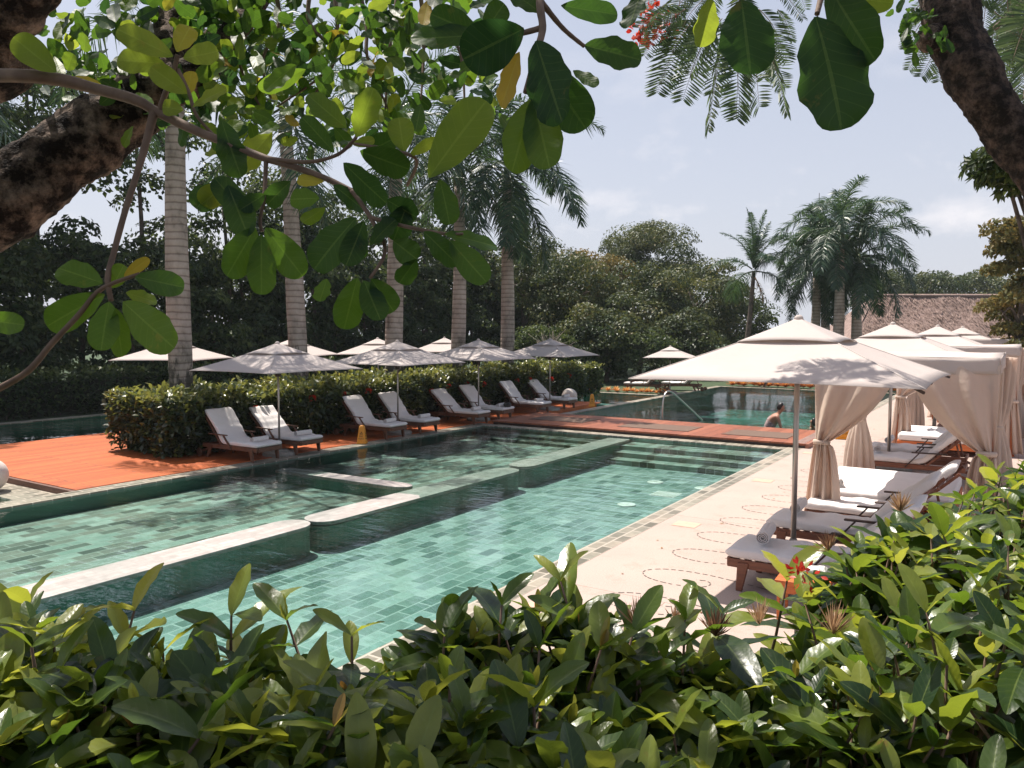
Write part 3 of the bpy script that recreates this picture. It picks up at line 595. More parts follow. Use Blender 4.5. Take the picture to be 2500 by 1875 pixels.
def make_towel(label, L=.40, R=.075, turns=3.2):
    e = empty('rolled_towel', (0, 0, 0), 0, label, 'towel', 'rolled white towels on the loungers')
    n = 90; mb = MB(); P = np.zeros((n, 7, 3)); th = R / turns * .42
    for side in (0, 1):
        pass
    ang = np.linspace(0, 2 * PI * turns, n); rr = .012 + (R - .012) * np.linspace(0, 1, n) ** .9
    inn = np.stack([(rr - th) * np.cos(ang), (rr - th) * np.sin(ang)], 1); ou = np.stack([rr * np.cos(ang), rr * np.sin(ang)], 1)
    prof = np.concatenate([ou, inn[::-1]]); m_ = len(prof); ys = [-L/2, -L/2 + .012, -L/4, 0, L/4, L/2 - .012, L/2]; vs = []
    for k, y in enumerate(ys):
        q = 1.0 - (.035 if k in (0, 6) else 0); vs += [(p[0] * q, y, (p[1] * q) * .92 + R * .92) for p in prof]
    fs = [(k*m_+i, k*m_+(i+1) % m_, (k+1)*m_+(i+1) % m_, (k+1)*m_+i) for k in range(6) for i in range(m_)]
    for b in (0, 6 * m_): fs += [(b+i, b+i+1, b+m_-2-i, b+m_-1-i) for i in range(n - 1)]
    mb.add(vs, fs).build('towel_roll', towel_m, e, True)
    return e
GL = 'sun loungers in pairs along the hedge'; GR_ = 'sun loungers on the pink paving'
l0 = make_lounger('sun_lounger', 'sun lounger by the hedge nearest the viewer, white cover creased down its back', GL, teak_m, teak_m)
tw0 = make_towel('rolled white towel on the lounger nearest the timber deck', .42, .065)
lab = ['', 'second sun lounger along the hedge, right of the nearest parasol pole', 'sun lounger behind the yellow cone, left one of the second pair', 'sun lounger right of the second parasol pole by the hedge',
       'left lounger of the third pair by the hedge, at the near end of the bridge', 'lounger with towels and a dark bag on its foot end', 'left lounger of the last pair by the hedge', 'last lounger along the hedge, in front of the white globe']
tl = ['', 'rolled white towel on the lounger right of the nearest parasol pole', 'rolled towel on the lounger behind the yellow cone', 'rolled towel on the lounger right of the second parasol pole',
      'rolled towel on the left lounger of the third pair', 'flat folded towel roll beside the dark bag', 'rolled towel on the left lounger of the last pair', 'rolled towel in front of the white globe']
yL = [10.62, 11.82, 14.68, 15.98, 18.36, 19.68, 21.87, 23.72]
l1 = make_lounger('sun_lounger', 'x', GL, teak_m, teak_m, 43)
for i, y in enumerate(yL):
    L_ = l0 if i == 0 else (l1 if i == 1 else copy_tree(l1 if i in (4, 7) else l0)); rz = [.03, .0, .03, .0, .04, .02, .03, -.01][i]
    place(L_, -13.95 - .02 * (i % 3), y, rz, lab[i] or None, .013)
    T_ = tw0 if i == 0 else copy_tree(tw0); place(T_, -13.3 - .02 * (i % 3), y, rz + [.05, -.04, .1, .02, .06, .12, -.05, .04][i], tl[i] or None, .013 + .385)
bag = empty('beach_bag', (-13.13, 19.75, .40), .3, 'small dark bag lying on the foot of a lounger by the hedge', 'bag')
MB().lathe([(.06, 0), (.115, .02), (.125, .07), (.10, .12), (.04, .14)], 18).build('bag_body', rubber_m, bag, True)
MB().tube(spline([(-.07, 0, .11), (-.05, 0, .2), (.05, 0, .2), (.07, 0, .11)], 12), .009, 6).build('bag_strap', rubber_m, bag, True)
tb = empty('side_table', (-14.1, 11.25, .013), 0, 'small wooden side table between the two loungers nearest the timber deck', 'side table')
def make_table(e, w_, h, mat):
    mb = MB()
    for k in range(4): mb.box(-w_/2, w_/2, -w_/2 + k * w_/4 + .004, -w_/2 + (k+1) * w_/4 - .004, h - .03, h)
    bevel(mb.build('table_top', mat, e), .004)
    mb = MB(); t = .018; g = w_/2 - .02
    mb.box(-g, g, -g, -g + t, h - .12, h - .031); mb.box(-g, g, g - t, g, h - .12, h - .031); mb.box(-g, -g + t, -g + t, g - t, h - .12, h - .031); mb.box(g - t, g, -g + t, g - t, h - .12, h - .031)
    bevel(mb.build('apron', mat, e), .003)
    for sx in (-1, 1):
        for sy in (-1, 1): bevel(MB().box(sx*g - .026 if sx > 0 else -g - .0, sx*g if sx > 0 else -g + .026, sy*g - .026 if sy > 0 else -g, sy*g if sy > 0 else -g + .026, 0, h - .1205).build('leg', mat, e), .003)
make_table(tb, .42, .32, teak_m)

r0 = make_lounger('sun_lounger', 'lounger nearest the viewer on the pink paving, half hidden behind the bush', GR_, simple('warm_teak', (.26, .095, .05), (.15, .055, .03), 4, .5, .15, 40, .002, stretch=(1, 9, 9)), dark_teak_m, 44, .74, .98, .30, .105)
trr = copy_tree(tw0); trr['label'] = 'big rolled towel on the lounger nearest the bush'; trr['group'] = 'rolled white towels on the loungers'
# right-hand loungers face the pool (foot towards -x)
def place_r(i, y, lab_, first, rz=PI, foot=-2.55):
    q = first if i == 0 else copy_tree(first); return place(q, foot + .96, y, rz, lab_, 0)
place_r(0, 8.33, None, r0)
place_r(1, 9.88, 'lounger on the pink paving just behind the parasol pole, its dark armrests in view', r0)
place_r(2, 15.85, 'lounger on the pink paving right behind the cabana, in front of the second parasol base', r0, foot=-2.5)
place_r(3, 17.15, 'lounger on the pink paving on the far side of the second parasol pole', r0)
place(trr, -2.25, 8.42, .12, None, .463, 1.22)
for x, y, rz, lb in ((-2.28, 10.02, .05, 'big rolled towel behind the nearest parasol pole'), (-2.22, 15.95, .1, 'rolled towel with its spiral end showing, behind the cabana'), (-2.2, 17.3, .0, 'rolled towel on the lounger past the second parasol pole'), ):
    place(copy_tree(trr), x, y, rz, lb, .463, 1.15)
st = empty('side_table', (-1.62, 7.45, 0), .05, 'bright orange wooden side table behind the bush', 'side table'); make_table(st, .46, .42, orange_wood_m)
sd_ = empty('sandal', (-3.28, 21.2, .0), .2, 'brown sandal lying on the pink paving behind the cabana curtain', 'sandal')
mb = MB(); P = [( .13*math.cos(t)*(1 + .1*math.cos(t)), .045*math.sin(t)) for t in np.linspace(0, 2*PI, 20, endpoint=False)]
mb.add([(x, y, .001) for x, y in P] + [(x, y, .018) for x, y in P], [tuple(range(20))[::-1], tuple(range(20, 40))] + [(i, (i+1) % 20, 20+(i+1) % 20, 20+i) for i in range(20)]); mb.build('sole', rubber_m, sd_)
MB().grid(np.array([[(.02 + .05*i/3, .042*math.cos(t), .018 + .045*math.sin(t)) for t in np.linspace(0, PI, 8)] for i in range(4)])).build('strap', teak_m, sd_, True)

# ================================================================== CABANAS
def curtain_front(x_post, x_mid, y, zt, ztie, name, e, zb=.05, seed=0, tieoff=.05):
    """one half of a drawn curtain: hangs from the beam and sweeps to a tie at the post"""
    r = np.random.default_rng(seed); nu, nv = 46, 34; dirn = 1 if x_mid > x_post else -1; wtop = abs(x_mid - x_post); P = np.zeros((nv + 20, nu, 3)); ph = r.uniform(0, 6, 4)
    for j in range(nu):
        u = j / (nu - 1)
        for i in range(nv):
            v = i / (nv - 1); xt = x_post - dirn * .09 + dirn * (wtop + .09) * u; xe = x_post - dirn * .07 + dirn * (.02 + .17 * u); xe_old = x_post + dirn * (.02 + .10 * u)
            s = v ** (1.0 + .35 * u); x = xt + (xe - xt) * s
            z = zt + (ztie - zt) * v - .30 * u * math.sin(PI * v) * (1 - .3 * u) * wtop * .5
            pl = .018 + .03 * v * (1 - .4 * v); yy = y + pl * math.sin(u * 15 + ph[0] + 2.2 * v) + .02 * math.sin(u * 33 + ph[1]) * v + .07 * math.sin(PI * v) * math.sin(PI * u) * -1
            P[i, j] = (x, yy - .03 * v, z)
        for i in range(20):
            v = (i + 1) / 20; wd = .12 + .30 * v ** .6; x = x_post + dirn * (-.13 * v - .07 + (wd + .08) * u * 1.0) ; z = ztie + (zb - ztie) * v
            P[nv + i, j] = (x, y + (.03 + .055 * v) * math.sin(u * 20 + ph[2] + .8 * v) + .02 * math.sin(u * 43 + ph[3]) - .03, z + .02 * math.sin(u * 9) * v)
    o = MB().grid(P).build(name, curtain_m, e, True); sd = o.modifiers.new('solid', 'SOLIDIFY'); sd.thickness = .006
    t = MB().lathe([(.085, -.03), (.095, 0), (.085, .03)], 16, (0, 0, 0)); t.v = [(a * 1.25 + x_post + dirn * .03, b * .8 + y - .03, c + ztie) for a, b, c in t.v]; t.build('tieback', curtain_m, o, True)
    tl_ = MB()
    for q in (-.03, .02): tl_.bar((x_post + dirn * .07 + q, y - .11, ztie), (x_post + dirn * .07 + q * 2.2, y - .12, ztie - .38), .016, .004)
    tl_.build('tie_tail', curtain_m, o)
    return o
def curtain_bundle(x, y, zt, ztie, e, zb=.05, seed=0, wt=.5):
    """a curtain gathered to a bundle around one post"""
    r = np.random.default_rng(seed); n, k = 60, 30; P = np.zeros((k, n + 1, 3)); ph = r.uniform(0, 6, 3)
    for i in range(k):
        z = zt + (zb - zt) * i / (k - 1); f = abs(z - ztie); rad = .075 + .13 * (1 - math.exp(-f * 2.2)) * (1.0 if z < ztie else .8)
        for j in range(n + 1):
            a = 2 * PI * j / n; rr = rad * (1 + .22 * min(1, f * 3) * math.sin(11 * a + ph[0]) + .1 * math.sin(5 * a + ph[1] + z * 2))
            P[i, j] = (x + rr * math.cos(a) * 1.1, y + rr * math.sin(a) * .8, z)
    o = MB().grid(P).build('curtain', curtain_m, e, True); sd = o.modifiers.new('solid', 'SOLIDIFY'); sd.thickness = .005
    t = MB().lathe([(.085, -.03), (.1, 0), (.085, .03)], 16, (x, y, ztie)); t.build('tieback', curtain_m, o, True); return o
def make_cabana(label, x0, x1, y0, y1, zt, ztie, seed, left=True):
    e = empty('cabana', ((x0+x1)/2, (y0+y1)/2, 0), 0, label, 'cabana', 'curtained cabanas on the pink paving'); ch = []
    for x in (x0, x1):
        for y in (y0, y1): ch.append(bevel(MB().box(x - .045, x + .045, y - .045, y + .045, 0, zt - .04).build('post', orange_wood_m, e), .006))
    for a, b in (((x0, y0), (x1, y0)), ((x1, y0), (x1, y1)), ((x0, y1), (x1, y1)), ((x0, y0), (x0, y1))):
        ch.append(MB().bar((*a, zt - .02), (*b, zt - .02), .07, .07).build('beam', orange_wood_m, e))
    n = 14; P = np.zeros((n + 1, n + 1, 3)); g = .07
    for i in range(n + 1):
        for j in range(n + 1):
            u, v = i / n, j / n; P[i, j] = (x0 - g + (x1 - x0 + 2*g) * u, y0 - g + (y1 - y0 + 2*g) * v, zt + .05 + .02 * math.sin(9*u + seed) * math.sin(7*v) - .05 * math.sin(PI*u) * math.sin(PI*v))
    o = MB().grid(P).build('roof_canvas', canvas_m, e, True); sd = o.modifiers.new('solid', 'SOLIDIFY'); sd.thickness = .01; ch.append(o)
    mb = MB()
    for (ax, ay), (bx, by) in (((x0-g, y0-g), (x1+g, y0-g)), ((x1+g, y0-g), (x1+g, y1+g)), ((x1+g, y1+g), (x0-g, y1+g)), ((x0-g, y1+g), (x0-g, y0-g))):
        Q = np.zeros((5, 31, 3)); nn = np.array([by - ay, ax - bx, 0.]); nn /= np.linalg.norm(nn)
        for i in range(5):
            for j in range(31):
                u = j / 30; Q[i, j] = np.array([ax + (bx-ax)*u, ay + (by-ay)*u, zt + .055 - .05 * i + .008 * math.sin(11*u + seed)]) + nn * (.012 * math.sin(23*u + i*.6) * i / 4 + .004)
        mb.grid(Q)
    o = mb.build('valance', canvas_m, e, True); sd = o.modifiers.new('solid', 'SOLIDIFY'); sd.thickness = .006; ch.append(o)
    xm = (x0 + x1) / 2
    ch.append(curtain_front(x0, xm - .02, y0 - .06, zt - .02, ztie, 'curtain', e, .06, seed + 1)); ch.append(curtain_front(x1, xm + .02, y0 - .06, zt - .02, ztie, 'curtain', e, .06, seed + 2))
    ch.append(curtain_bundle(x0, y1, zt - .02, ztie, e, .06, seed + 3)); ch.append(curtain_bundle(x1, y1, zt - .02, ztie, e, .06, seed + 4))
    for c in ch: c.location = -e.location
    return e
make_cabana('cabana with tied back tan curtains, standing behind the largest parasol', -2.28, -.30, 11.2, 14.3, 2.32, 1.2, 3)
make_cabana('second cabana, its curtains seen to the right of the nearer one', -2.35, -.12, 19.9, 23.0, 2.32, 1.2, 11)
make_cabana('farthest cabana, only its roof edge and corner in view', -2.2, .0, 27.0, 29.6, 2.42, 1.2, 19)
def make_daybed(x0, x1, y0, y1, label, h=.42, mat=orange_wood_m, headx=None):
    e = empty('daybed', ((x0+x1)/2, (y0+y1)/2, 0), 0, label, 'daybed', 'white daybeds in the cabanas'); w_, d = (x1-x0)/2, (y1-y0)/2
    mb = MB(); mb.box(-w_, w_, -d, -d + .04, h - .24, h - .1); mb.box(-w_, w_, d - .04, d, h - .24, h - .1); mb.box(-w_, -w_ + .04, -d + .041, d - .041, h - .24, h - .1); mb.box(w_ - .04, w_, -d + .041, d - .041, h - .24, h - .1)
    mb.box(-w_ + .041, w_ - .041, -d + .041, d - .041, h - .16, h - .12); bevel(mb.build('frame', mat, e), .005)
    for sx in (-1, 1):
        for sy in (-1, 1): bevel(MB().box(sx*w_*.9 - .04, sx*w_*.9 + .04, sy*d*.9 - .04, sy*d*.9 + .04, 0, h - .241).build('leg', mat, e), .006)
    o = bevel(MB().box(-w_ + .01, w_ - .01, -d + .01, d - .01, h - .1, h + .06).build('mattress', cushion_m, e, True), .045, 4)
    return e
make_daybed(-2.5, -.7, 11.55, 13.7, 'white sunlit daybed inside the nearer cabana')
l3 = place(copy_tree(r0), -1.45, 11.1, PI, 'lounger in front of the nearer cabana, only its raised back in view behind another'); l3.scale = (.98, .98, .98)
l3['group'] = GR_
make_daybed(-2.3, -.5, 19.3, 21.2, 'low white daybed under the curtains of the second cabana', .36)
make_daybed(-2.1, -.6, 24.9, 26.3, 'wooden day bench farther along the paving, seen under the curtain of the second cabana', .46)
tt = place(copy_tree(trr), -2.2, 11.95, .3, 'white rolled towel on the sunlit daybed beside the curtain', .48, 1.15)
cl_ = empty('crumpled_towel', (-1.6, 19.7, .42), .2, 'crumpled white towel dropped on the low daybed of the second cabana', 'towel')
P = np.array([[(.34 * (i/12 - .5) * 2, .18 * (j/10 - .5) * 2, .005 + max(0, .09 * math.sin(PI*i/12) * math.sin(PI*j/10) * (1 + .5 * math.sin(i*1.9 + j)))) for j in range(11)] for i in range(13)])
MB().grid(P).build('towel_cloth', towel_m, cl_, True)

# ================================================================== CONES, GLOBES
def text_mesh(txt, size):
    cu = bpy.data.curves.new('t', 'FONT'); cu.body = txt; cu.size = size; cu.align_x = 'CENTER'; cu.align_y = 'CENTER'; cu.extrude = .001
    o = bpy.data.objects.new('t', cu); C.objects.link(o); dg = bpy.context.evaluated_depsgraph_get(); me = bpy.data.meshes.new_from_object(o.evaluated_get(dg))
    bpy.data.objects.remove(o); return me
tri = MB(); A_ = [(-.5, -.4), (.5, -.4), (0, .5)]; B_ = [(x * .55, y * .55 - .03) for x, y in A_]
for i in range(3): j = (i + 1) % 3; tri.quad((*A_[i], 0), (*A_[j], 0), (*B_[j], 0), (*B_[i], 0))
tri.box(-.035, .035, -.12, .12, -.001, .001)
def make_cone(label, x, y, rz, h=.44, wb=.21, wt=.12, lines=('PISO', 'MOJADO')):
    e = empty('caution_cone', (x, y, .013), rz, label, 'caution cone', 'yellow caution cones by the pools')
    sec = lambda w_, z: [(-w_/2, -w_/2, z), (w_/2, -w_/2, z), (w_/2, w_/2, z), (-w_/2, w_/2, z)]
    mb = MB(); mb.hexa(sec(wb, .05), sec(wt, h - .03)); mb.hexa(sec(wt, h - .0299), sec(wt * .6, h)); bevel(mb.build('cone_body', sign_m, e), .014, 3)
    bevel(MB().hexa(sec(wb + .03, 0), sec(wb, .0499)).build('cone_foot', sign_m, e), .008)
    tl_ = math.atan((wb - wt) / 2 / (h - .08))
    for k in range(4):
        R = Matrix.Rotation(k * PI / 2, 4, 'Z')
        def put(me, name, z, sc):
            o = obj(name, me, ink_m, e, False); sc *= wb / .29; yy = -(wb / 2 + (wt - wb) / 2 * (z - .05) / (h - .08)) - .0035
            o.matrix_local = R @ Matrix.Translation((0, yy, z)) @ Matrix.Rotation(PI / 2 - tl_, 4, 'X') @ Matrix.Scale(sc, 4)
        put(tri.mesh('warning_triangle'), 'warning_triangle', h * .58, .1)
        put(text_mesh(lines[0], .062), 'lettering', h * .40, 1); put(text_mesh(lines[1], .05 if len(lines[1]) < 7 else .044), 'lettering', h * .27, 1)
    return e
make_cone('yellow caution cone on the deck edge in front of the second pair of loungers', -13.25, 13.6, .55)
make_cone('yellow caution cone at the far end of the timber deck by the globe', -12.95, 25.0, .5)
make_cone('large yellow caution cone on the pink paving seen between the cabana curtains', -3.72, 20.9, .25, .52, .36, .22)
def globe(x, y, z, r, label):
    e = empty('garden_globe', (x, y, z), 0, label, 'globe lamp', 'pale garden globes'); mb = MB()
    mb.lathe([(r * math.sin(t), r - r * math.cos(t)) for t in np.linspace(.06, PI - .03, 24)], 40); mb.build('globe_shade', sphere_m, e, True)
    MB().lathe([(r * .3, -.0), (r * .3, .03), (r * .22, .05)], 24).build('globe_foot', rubber_m, e, True)
globe(-14.05, 25.3, .013, .29, 'round pale garden globe behind the last lounger of the hedge row')
g = G(-24, 1200, -.10); globe(g[0], g[1], -.10, .29, 'round pale garden globe cut off by the left edge of the photo')

# back lawn loungers
for x, y, rz, lb in ((-14.35, 33.0, 1.25, 'dark lounger on the far lawn seen from behind, towel over its back'), (-13.0, 34.2, 1.2, 'dark lounger on the far lawn beside the shaded parasol pole')):
    place(copy_tree(l0), x, y, rz + PI/2 + .5, lb, 0)['group'] = 'loungers on the far lawn'
# ================================================================== PALMS
def frond_arrays(Lf, e0, curl, nl=62, ll=.9, plum=.42, seed=0, wl=.019, hang=.5):
    r = np.random.default_rng(seed); n = 24; t = np.linspace(0, 1, n); ang = math.radians(e0) - math.radians(curl) * t ** 1.3
    dx = np.cumsum(np.cos(ang)) * Lf / n; dz = np.cumsum(np.sin(ang)) * Lf / n; R = np.stack([dx, 0.10 * Lf * t**2 * r.uniform(-1, 1), dz], 1)
    mb = MB(); mb.tube(R, np.linspace(.04, .006, n), 5)
    ts = np.repeat(np.linspace(.12, .995, nl), 2); side = np.tile([-1., 1.], nl)
    ii = np.clip((ts * (n - 1)).astype(int), 0, n - 2); B = R[ii] + (R[ii+1] - R[ii]) * (ts * (n-1) - ii)[:, None]
    T = nrm(R[ii+1] - R[ii]); S = np.array([[0, 1., 0]]) * side[:, None]; U = nrm(np.cross(T, S) * side[:, None]); U[:, 2] = np.abs(U[:, 2])
    roll = r.normal(0, plum, len(ts))[:, None]
    D = nrm(S * np.cos(roll) * 1.0 + U * (np.sin(roll) + .15) + T * (.45 + .5 * ts[:, None]) + r.normal(0, .06, (len(ts), 3)))
    L = ll * np.sin(PI * np.clip(ts * .86 + .12, 0, 1)) ** .6 * r.uniform(.8, 1.1, len(ts))
    m1 = B + D * (L * .5)[:, None]; tip = B + D * (L * .93)[:, None]; m1[:, 2] -= L * .08 * hang; tip[:, 2] -= L * .55 * hang
    Wv = nrm(np.cross(D, U + r.normal(0, .4, D.shape))) * wl
    V = np.stack([B - Wv * .6, B + Wv * .6, m1 - Wv, m1 + Wv, tip - Wv * .15, tip + Wv * .15], 1).reshape(-1, 3)
    f = np.array([[0, 1, 3, 2], [2, 3, 5, 4]]); F = (f[None] + (np.arange(len(ts)) * 6)[:, None, None]).reshape(-1, 4)
    nv = len(mb.v); V = np.concatenate([np.array(mb.v), V]); Ft = np.array([q for q in mb.f if len(q) == 4])
    F = np.concatenate([Ft, F + nv]); vv = np.concatenate([np.full(nv, .95), np.repeat(np.clip(r.normal(.5, .22, len(ts)), 0, 1), 6)])
    return V, F, vv
FR = {}
def frond_mesh(kind, k, args):
    if (kind, k) not in FR:
        V, F, vv = frond_arrays(seed=hash((kind, k)) % 1000 if False else sum(map(ord, kind)) * 7 + k, **args); me = fast_mesh('frond', V, F, {'v': vv}); me.materials.append(frond_m if kind != 'dry' else dryfrond_m); FR[(kind, k)] = me
    return FR[(kind, k)]
ROYAL = [dict(Lf=3.6, e0=78, curl=70), dict(Lf=4.1, e0=58, curl=100), dict(Lf=4.2, e0=35, curl=105), dict(Lf=4.2, e0=8, curl=90), dict(Lf=4.0, e0=-25, curl=62), dict(Lf=3.5, e0=-50, curl=38)]
COCO = [dict(Lf=2.9, e0=86, curl=22, plum=.15, ll=.55), dict(Lf=3.0, e0=66, curl=60, plum=.2, ll=.55), dict(Lf=3.0, e0=40, curl=85, plum=.25, ll=.6, hang=.9), dict(Lf=2.8, e0=0, curl=70, plum=.25, hang=1.)]
def make_palm(name, x, y, zc, r0, label, group, kind='royal', nf=15, seed=0, lean=(0, 0), scale=1.0, shaft=True):
    r = np.random.default_rng(seed); e = empty(name, (x, y, 0), 0, label, 'palm', group); n = 26; t = np.linspace(0, 1, n)
    pts = np.stack([lean[0] * t**1.6 + .05*np.sin(5*t + seed), lean[1] * t**1.6, t * (zc - (.9 if shaft else .1))], 1)
    rad = r0 * (1.0 + .22 * np.exp(-((t - .0) / .06)**2) + .10 * np.exp(-((t - .38) / .25)**2) - .28 * t**2)
    MB().tube(pts, rad, 18, True, .006).build('trunk', greytrunk_m if kind == 'coco' else palm_trunk_m, e, True)
    top = pts[-1]
    if shaft: MB().tube(np.array([top + [0, 0, q] for q in (0, .25, .6, .95)]), np.array([.78, .82, .6, .35]) * r0, 14).build('crownshaft', crownshaft_m, e, True)
    S = COCO if kind == 'coco' else [dict(q, nl=92, wl=.024) for q in ROYAL] if kind == 'lush' else ROYAL
    for i in range(nf):
        lv = i / (nf - 1) * (len(S) - 1) + r.normal(0, .25); k = int(np.clip(round(lv), 0, len(S) - 1)); va = int(r.integers(0, 2))
        me = frond_mesh(kind, k * 2 + va, S[k]); o = bpy.data.objects.new('frond', me); C.objects.link(o); o.parent = e
        o.location = top + np.array([0, 0, (.9 if shaft else .1) - .04 * k]); s = scale * r.uniform(.88, 1.1)
        o.rotation_euler = (r.normal(0, .12), r.normal(0, .06), 2.4 * i + r.normal(0, .25) + seed); o.scale = (s, s, s)
    return e
GP = 'tall royal palms in the hedge'
def px_line(px, X):                    # ground point in column px with world x = X
    lo, hi = 812., 1800.
    for _ in range(50):
        q = (lo + hi) / 2
        if G(px, q)[0] < X: lo = q
        else: hi = q
    return G(px, lo)
for i, (px, zc, r_, ln, lb) in enumerate(((446, 9.9, .25, (.25, -.1), 'thickest royal palm trunk, nearest the timber deck, mossy at its foot'), (738, 8.9, .235, (-.5, .0), 'second royal palm from the timber deck, its crown hidden by the branch'),
        (965, 9.0, .26, (.0, .1), 'third royal palm, standing behind the second front parasol'), (1118, 8.6, .235, (.05, .1), 'fourth royal palm, its fronds brushing the fifth'),
        (1236, 8.9, .245, (.1, .0), 'fifth royal palm, its crown standing clear against the sky'))):
    p = px_line(px, -16.4); make_palm('royal_palm', p[0], p[1], zc, r_, lb, GP, 'lush' if i > 2 else 'royal', (11, 11, 12, 13, 17)[i], i + 2, ln, 1.0 if i < 4 else 1.04)
p = AT(-150, 900, 25); make_palm('royal_palm', p[0], p[1], 11.2, .24, 'royal palm past the left edge, only its hanging fronds in view', GP, 'royal', 16, 31, (.1, 0), 1.3)
GF = 'royal palms beyond the far pool'
for i, (px, d, zc, lb) in enumerate(((1984, 42, 6.5, 'short royal palm on the left of the cluster beyond the far pool'), (2041, 39, 7.9, 'tallest royal palm of the cluster beyond the far pool'),
        (2086, 40, 6.6, 'royal palm in front of the thatched roof, right of the tallest one'), (2012, 46, 7.3, 'royal palm at the back of the cluster beyond the far pool'))):
    p = AT(px, 900, d); make_palm('royal_palm', p[0], p[1], zc, .25, lb, GF, 'lush', 20, i + 11, (.1, .0), .96)
p = AT(1818, 900, 43); cp_ = make_palm('coconut_palm', p[0], p[1], 6.1, .14, 'coconut palm with upright fronds left of the far palm cluster', None, 'coco', 13, 5, (.4, .1), 1.08, False)
V, F, vv = frond_arrays(1.5, -60, 25, 40, .42, .3, 77); o = obj('dead_frond', fast_mesh('dead_frond', V, F, {'v': vv}), dryfrond_m, cp_, False); o.location = (.45, -.1, 5.7); o.rotation_euler = (0, 0, .4)
p = AT(1989, 900, 60); e = empty('antenna_mast', (p[0], p[1], 0), 0, 'thin mast standing up behind the palm cluster', 'mast')
MB().tube([(0, 0, 0), (0, 0, 9), (0, 0, 13.2)], [.08, .05, .025], 8).build('mast_pole', rubber_m, e, True); MB().lathe([(.2, 0), (.2, .1), (.09, .12)], 14).build('mast_base', stone_base_m, e)

# ================================================================== TREES
def make_tree(name, x, y, zc, rad, n, lL, label, group, mat, k=34, seed=0, cr=.36, trunk=.16, low=-.6, nbr=9, wr=.30):
    global rng
    rng = np.random.default_rng(seed); e = empty(name, (x, y, 0), 0, label, 'tree', group)
    p, d, v = clumps(n, k, rad, (0, 0, zc), cr, low); ax = nrm(np.cross(d, rand_dir(n)) + d * .35 + np.array([0, 0, -.2])); L = lL * rng.uniform(.7, 1.3, n)
    diamonds('crown', p, ax, d + .5 * rand_dir(n), L, L * wr, v, mat, e)
    mb = MB(); tp = spline([(0, 0, 0), (.1, .05, zc * .35), (-.05, .1, zc * .7), (.0, 0, zc)], 14); mb.tube(tp, np.linspace(trunk, trunk * .5, 14), 9, True, .04)
    for i in range(nbr):
        a = 2.4 * i; q = np.array([math.cos(a) * rad[0] * .7, math.sin(a) * rad[1] * .7, zc + rad[2] * rng.uniform(-.3, .6)]); b0 = tp[int(rng.integers(6, 12))]
        mb.tube(spline([b0, b0 * .5 + q * .5 + [0, 0, .15 * rad[2]], q], 8), np.linspace(trunk * .45, trunk * .1, 8), 6)
    mb.build('trunk', greytrunk_m, e, True); return e
GT = 'leafy trees beyond the lawn'
for i, (px, ty, d, r_, n, lb, mt) in enumerate((
        (1275, 565, 50, 3.0, 7000, 'dark rounded tree right beside the fifth palm trunk', mid_leaf_m), (1400, 600, 47, 3.2, 8000, 'broad tree between the fifth palm and the middle of the tree line', mid_leaf_m),
        (1440, 585, 55, 3.3, 7000, 'yellowish topped tree in the middle of the tree line', gold_leaf_m), (1600, 536, 60, 4.6, 22000, 'tallest and widest domed tree on the skyline beyond the pool', mid_leaf_m),
        (1560, 640, 48, 3.2, 9000, 'tree with pale leaf tips below the tall domed one', mid_leaf_m), (1700, 610, 50, 3.4, 9000, 'tree with golden leaf tufts left of the coconut palm', mid_leaf_m),
        (1480, 720, 42, 2.4, 7000, 'low bushy tree above the far lawn parasol', mid_leaf_m), (1660, 745, 45, 2.6, 7000, 'low light green tree left of the largest parasol tip', mid_leaf_m),
        (1780, 690, 54, 2.9, 6000, 'dark tree at the foot of the coconut palm', wood_leaf_m))):
    p = AT(px, 900, d); top = H + (809 - ty) / FPX * d; zc = max(top - r_, 1.5); rz = top - zc
    make_tree('leafy_tree', p[0], p[1], zc, (r_, r_, rz), int(n * 1.35), .20, lb, GT, mt, 48, 40 + i, .36, .16, -.9)
# a fuller lower storey so that the tree line closes down to the ground
for i, (px, d, lb) in enumerate(((1330, 40, 'dark shrub behind the white globe'), (1440, 41, 'dark shrub left of the far lawn parasol'), (1560, 41, 'dark shrub right behind the far lawn loungers'), (1690, 46, 'dark shrub on the far lawn left of the largest parasol tip'), (1880, 47, 'dark shrub under the palms beyond the far pool'), (1960, 50, 'dark shrub between the far palm trunks'))):
    p = AT(px, 900, d); make_tree('broad_shrub', p[0], p[1], 1.4, (2.6, 2.2, 1.6), 6000, .17, lb, 'dark shrubs on the far lawn', wood_leaf_m, 30, 80 + i, .4, .07, -.9, 5)
def woods(name, spots, n_each, lL, mat, seed, label, k=40, cr=.34):
    global rng
    rng = np.random.default_rng(seed); P = []; D = []; V = []; mb = MB()
    for x, y, zc, r_, rz in spots:
        p, d, v = clumps(n_each, k, (r_, r_, rz), (x, y, zc), cr, -.95); P.append(p); D.append(d); V.append(np.clip(v * .9 + .12 * (rng.random() - .5), 0, 1))
        mb.tube(spline([(x, y, 0), (x + .2, y + .1, zc * .6), (x, y, zc + rz * .5)], 8), np.linspace(.14, .06, 8), 6)
    P = np.concatenate(P); D = np.concatenate(D); V = np.concatenate(V); n = len(P); ax = nrm(np.cross(D, rand_dir(n)) + D * .3 + [0, 0, -.2]); L = lL * rng.uniform(.6, 1.35, n)
    o = diamonds(name, P, ax, D + .5 * rand_dir(n), L, L * .30, V, mat, None); tag(o, label, 'trees', None, 'stuff')
    t = mb.build('tree_trunks', greytrunk_m, o, True); t['kind'] = 'stuff'; return o
sp_ = []; rr = np.random.default_rng(5)
for i in range(15): sp_.append((-33.5 + rr.uniform(-.6, .6), -3 + 4.1 * i, 3.2, 3.4, 3.4))
